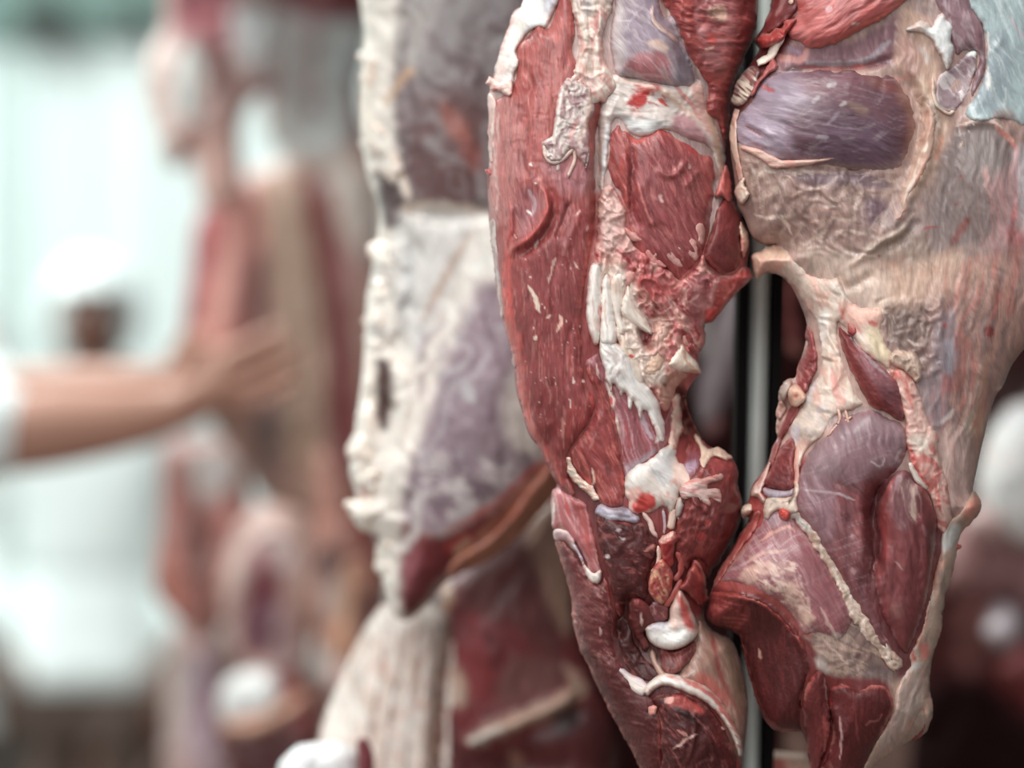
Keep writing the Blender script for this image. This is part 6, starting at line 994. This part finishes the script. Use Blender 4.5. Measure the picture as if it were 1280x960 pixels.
# ================================================================ people
def skin_mesh(name, verts, edges, radii, root, mat, parent, sub=2, smooth=True):
    me = bpy.data.meshes.new(name); me.from_pydata([tuple(v) for v in verts], edges, [])
    o = bpy.data.objects.new(name, me); col.objects.link(o)
    md = o.modifiers.new('skin', 'SKIN'); md.use_smooth_shade = True; md.branch_smoothing = .4
    for i, r in enumerate(radii):
        sv = me.skin_vertices[0].data[i]
        sv.radius = r if isinstance(r, tuple) else (r, r)
        sv.use_root = (i == root)
    sb = o.modifiers.new('sub', 'SUBSURF'); sb.levels = sub; sb.render_levels = sub
    dg = bpy.context.evaluated_depsgraph_get(); dg.update()
    ev = o.evaluated_get(dg)
    m2 = bpy.data.meshes.new_from_object(ev); m2.name = name
    bpy.data.objects.remove(o); 
    for p in m2.polygons: p.use_smooth = True
    m2.materials.clear(); m2.materials.append(mat)
    return link_mesh(name, m2, parent)

SKIN_A = plain_mat('tanned_skin', (178,134,116), .5, var=.08, scale=14)
SKIN_B = plain_mat('brown_skin', (112,74,60), .5, var=.08, scale=14)
COAT = plain_mat('white_cotton', (232,240,238), .8, var=.03, scale=9, bump=.3)
TROUS = plain_mat('grey_trousers', (120,118,112), .85, var=.12, scale=12, bump=.3)
HAIR = plain_mat('dark_hair', (40,32,28), .6)
EYE = plain_mat('eye_white', (220,216,210), .3)
BOOT = plain_mat('white_boot', (216,220,218), .5)

class Skel:
    def __init__(s): s.v = []; s.e = []; s.r = []
    def add(s, p, r, frm=None):
        s.v.append(p); s.r.append(r); i = len(s.v) - 1
        if frm is not None: s.e.append((frm, i))
        return i

def person(name, label, base, yaw, H, skin, arms, hood, hem=.70, trous=None, arm_k=1.0):
    """arms: for each side (shoulder, elbow, wrist, hand tip, cuff share of the forearm) in world space"""
    k = H / 1.72; cy, sy = math.cos(yaw), math.sin(yaw)
    def T(x, y, z): return np.array([base[0] + (x * cy - y * sy) * k, base[1] + (x * sy + y * cy) * k, z * k])   # local: +y is where the figure faces
    root = thing(name, label, 'person', (base[0], base[1], 0))
    s = Skel()
    pel = s.add(T(0, 0, .96), (.15, .11)); ab = s.add(T(0, 0, 1.14), (.135, .10), pel); ch = s.add(T(0, 0, 1.32), (.16, .115), ab)
    nb = s.add(T(0, -.01, 1.45), (.07, .07), ch); nk = s.add(T(0, 0, 1.50), (.052, .055), nb); hb = s.add(T(0, .03, 1.56), (.062, .075), nk); hm = s.add(T(0, .025, 1.62), (.074, .092), hb); ht = s.add(T(0, .01, 1.69), (.055, .07), hm)
    ns = s.add(T(0, .125, 1.59), .012, hm); 
    for sd_ in (-1, 1): s.add(T(sd_ * .088, .01, 1.60), .014, hm)
    for sd_ in (-1, 1):
        hp = s.add(T(sd_ * .095, 0, .88), .088, pel); kn = s.add(T(sd_ * .105, .015, .50), .058, hp); cf = s.add(T(sd_ * .105, -.01, .34), .055, kn); an = s.add(T(sd_ * .105, -.01, .09), .038, cf); s.add(T(sd_ * .12, .13, .035), .032, an)
    for sd_, (sh, el, wr, tip, cuff) in zip((-1, 1), arms):
        sh, el, wr, tip = map(np.array, (sh, el, wr, tip))
        a = s.add(sh, .058 * k, ch); b = s.add((sh + el) / 2, .050 * k, a); c = s.add(el, .042 * k, b)
        d = s.add(el + (wr - el) * .3, .043 * k * arm_k, c); e = s.add(wr, .029 * k * arm_k, d)
        ax = tip - wr; ax = ax / np.linalg.norm(ax); up = np.array([0, 0, 1.0]); side = np.cross(ax, up); side /= np.linalg.norm(side); up = np.cross(side, ax)
        pm = s.add(wr + ax * .05, (.034 * k, .02), e)
        fw = up if abs(ax[2]) < .6 else side; nr = np.cross(ax, fw)
        for q, (off, ln) in enumerate(((-.030, .062), (-.011, .078), (.010, .084), (.030, .076))):
            r0 = wr + ax * .088 + fw * off; f0 = s.add(r0, .0095, pm); f1 = s.add(r0 + ax * ln * .5 + nr * .008, .0088, f0); s.add(r0 + ax * ln * .92 + nr * .026, .0078, f1)
        t0 = s.add(wr + ax * .035 + fw * .036, .0115, pm); s.add(wr + ax * .075 + fw * .058 + nr * .014, .0095, t0)
    body = skin_mesh('body', s.v, s.e, s.r, pel, skin, root)
    # coat: torso and sleeves in one garment, then the skirt as a flared tube
    c = Skel()
    p0 = c.add(T(0, 0, .98), (.185, .15)); p1 = c.add(T(0, 0, 1.14), (.168, .132), p0); p2 = c.add(T(0, 0, 1.32), (.19, .14), p1); p3 = c.add(T(0, -.01, 1.43), (.10, .095), p2); c.add(T(0, -.005, 1.475), (.072, .075), p3)
    for sd_, (sh, el, wr, tip, cuff) in zip((-1, 1), arms):
        sh, el, wr = map(np.array, (sh, el, wr))
        a = c.add(sh, .080 * k, p2); b = c.add((sh + el) / 2, .070 * k, a); d = c.add(el, .063 * k, b); c.add(el + (wr - el) * cuff, .058 * k, d)
    coat = skin_mesh('coat', c.v, c.e, c.r, p0, COAT, root)
    bm = bmesh.new(); rings = []
    for (z, rx, ry) in ((1.08, .178, .142), (1.0, .198, .162), (hem + (1.0 - hem) * .6, .21, .172), (hem + (1.0 - hem) * .3, .224, .186), (hem, .236, .198), (hem - .002, .226, .188), (hem + (1.0 - hem) * .4, .212, .174), (1.0, .186, .15)):
        rings.append([bm.verts.new(T(rx * math.cos(q) * (1 + .03 * math.sin(7 * q)), ry * math.sin(q) * (1 + .03 * math.sin(7 * q)), z)) for q in np.linspace(0, 2 * math.pi, 41)[:-1]])
    for r0, r1 in zip(rings, rings[1:]):
        for q in range(40): bm.faces.new((r0[q], r0[(q + 1) % 40], r1[(q + 1) % 40], r1[q]))
    bmesh.ops.recalc_face_normals(bm, faces=bm.faces[:])
    me = bpy.data.meshes.new('coat_skirt'); bm.to_mesh(me); bm.free()
    for p in me.polygons: p.use_smooth = True
    me.materials.append(COAT); sk = link_mesh('coat_skirt', me); sk.parent = coat
    t = Skel(); h0 = t.add(T(0, 0, .94), (.165, .13))
    for sd_ in (-1, 1):
        a = t.add(T(sd_ * .1, 0, .85), .105, h0); b = t.add(T(sd_ * .108, .012, .50), .082, a); t.add(T(sd_ * .108, -.005, .14), .07, b)
    skin_mesh('trousers', t.v, t.e, t.r, h0, trous or TROUS, root)
    for sd_ in (-1, 1):
        b = Skel(); i = b.add(T(sd_ * .108, -.01, .2), .056); j = b.add(T(sd_ * .108, -.01, .075), .052, i); b.add(T(sd_ * .122, .15, .045), .042, j)
        skin_mesh('boot', b.v, b.e, b.r, 0, BOOT, root, 1)
    for sd_ in (-1, 1):
        bm = bmesh.new(); bmesh.ops.create_uvsphere(bm, u_segments=12, v_segments=8, radius=.011 * k)
        bmesh.ops.translate(bm, verts=bm.verts[:], vec=T(sd_ * .03, .098, 1.622))
        me = bpy.data.meshes.new('eye'); bm.to_mesh(me); bm.free(); me.materials.append(EYE); ey = link_mesh('eye', me, root)
    bm = bmesh.new(); bmesh.ops.create_uvsphere(bm, u_segments=10, v_segments=6, radius=.006 * k)
    for v in bm.verts: v.co.x *= 3.4
    bmesh.ops.rotate(bm, verts=bm.verts[:], cent=(0, 0, 0), matrix=__import__('mathutils').Matrix.Rotation(yaw, 3, 'Z'))
    bmesh.ops.translate(bm, verts=bm.verts[:], vec=T(0, .100, 1.555))
    me = bpy.data.meshes.new('mouth'); bm.to_mesh(me); bm.free(); me.materials.append(plain_mat('lips', (150,84,76), .5)); link_mesh('mouth', me, root)
    # head covering (white hood) or short hair: a shell round the crown, open at the face
    bm = bmesh.new(); rows = []
    cen = np.array([0, .015, 1.615])
    for th in np.linspace(.05, 2.55 if hood else 1.75, 14):
        row = []
        for ph in np.linspace(0, 2 * math.pi, 33)[:-1]:
            dx, dy, dz = math.sin(th) * math.cos(ph), math.sin(th) * math.sin(ph), math.cos(th)
            front = max(0.0, dy)
            lim = 1.12 if hood else .95
            t2 = th
            if front > .35 and th > lim: t2 = lim
            dx, dy, dz = math.sin(t2) * math.cos(ph), math.sin(t2) * math.sin(ph), math.cos(t2)
            g = .014 if hood else .006
            row.append(bm.verts.new(T(cen[0] + dx * (.088 + g), cen[1] + dy * (.106 + g), cen[2] + dz * (.104 + g))))
        rows.append(row)
    for r0, r1 in zip(rows, rows[1:]):
        for q in range(32):
            try: bm.faces.new((r0[q], r0[(q + 1) % 32], r1[(q + 1) % 32], r1[q]))
            except ValueError: pass
    bm.faces.new(rows[0])
    bmesh.ops.remove_doubles(bm, verts=bm.verts[:], dist=.0008)
    bmesh.ops.recalc_face_normals(bm, faces=bm.faces[:])
    nm = 'hood' if hood else 'hair'
    me = bpy.data.meshes.new(nm); bm.to_mesh(me); bm.free()
    for p in me.polygons: p.use_smooth = True
    me.materials.append(COAT if hood else HAIR); link_mesh(nm, me, root)
    return root

# worker at the left edge, turned to the meat, bare forearm held out to it
wr1 = at(205, 520, 2.64); tip1 = at(325, 462, 2.66)
person('person', 'person in white coat with rolled sleeve reaching a bare forearm to the meat', (-.785, 2.87), math.radians(-62), 1.74, SKIN_A,
       [((-.68, 2.98, 1.43), tuple(at(-40, 512, 2.86)), tuple(at(190, 486, 2.80)), tuple(at(300, 470, 2.76)), .4),
        ((-.70, 2.72, 1.43), tuple(at(-62, 548, 2.58)), tuple(wr1), tuple(tip1), .46)], False, arm_k=1.18)
# second worker behind, facing the camera
person('person', 'person in white hood and white coat standing far behind the bare forearm', (-.80, 4.62), math.radians(184), 1.58, SKIN_B,
       [((-.64, 4.62, 1.30), (-.58, 4.60, 1.05), (-.62, 4.48, .84), (-.63, 4.44, .68), .92),
        ((-.96, 4.62, 1.30), (-1.02, 4.60, 1.05), (-.98, 4.48, .84), (-.97, 4.44, .68), .92)], True, hem=.86, trous=plain_mat('brown_trousers', (112,96,88), .85, var=.12))
# ================================================================ hooks that carry the cuts
for px, py, d, yr, zr, which in ((800, -118, 1.550, 1.575, 1.86, 'the left front cut'), (1160, -118, 1.541, 1.575, 1.86, 'the right front cut'), (580, -128, 1.77, 1.80, 1.92, 'the middle beef side'),
                             (860, -138, 2.05, 2.10, 1.96, 'the shadowed carcass'), (1290, -138, 2.35, 2.40, 1.98, 'the right-hand blurred carcass'), (390, -148, 2.84, 2.82, 2.02, 'the far quarter'), (270, -148, 2.76, 2.82, 2.02, 'the far pale shank')):
    hook(px, py, d, yr, zr, which)
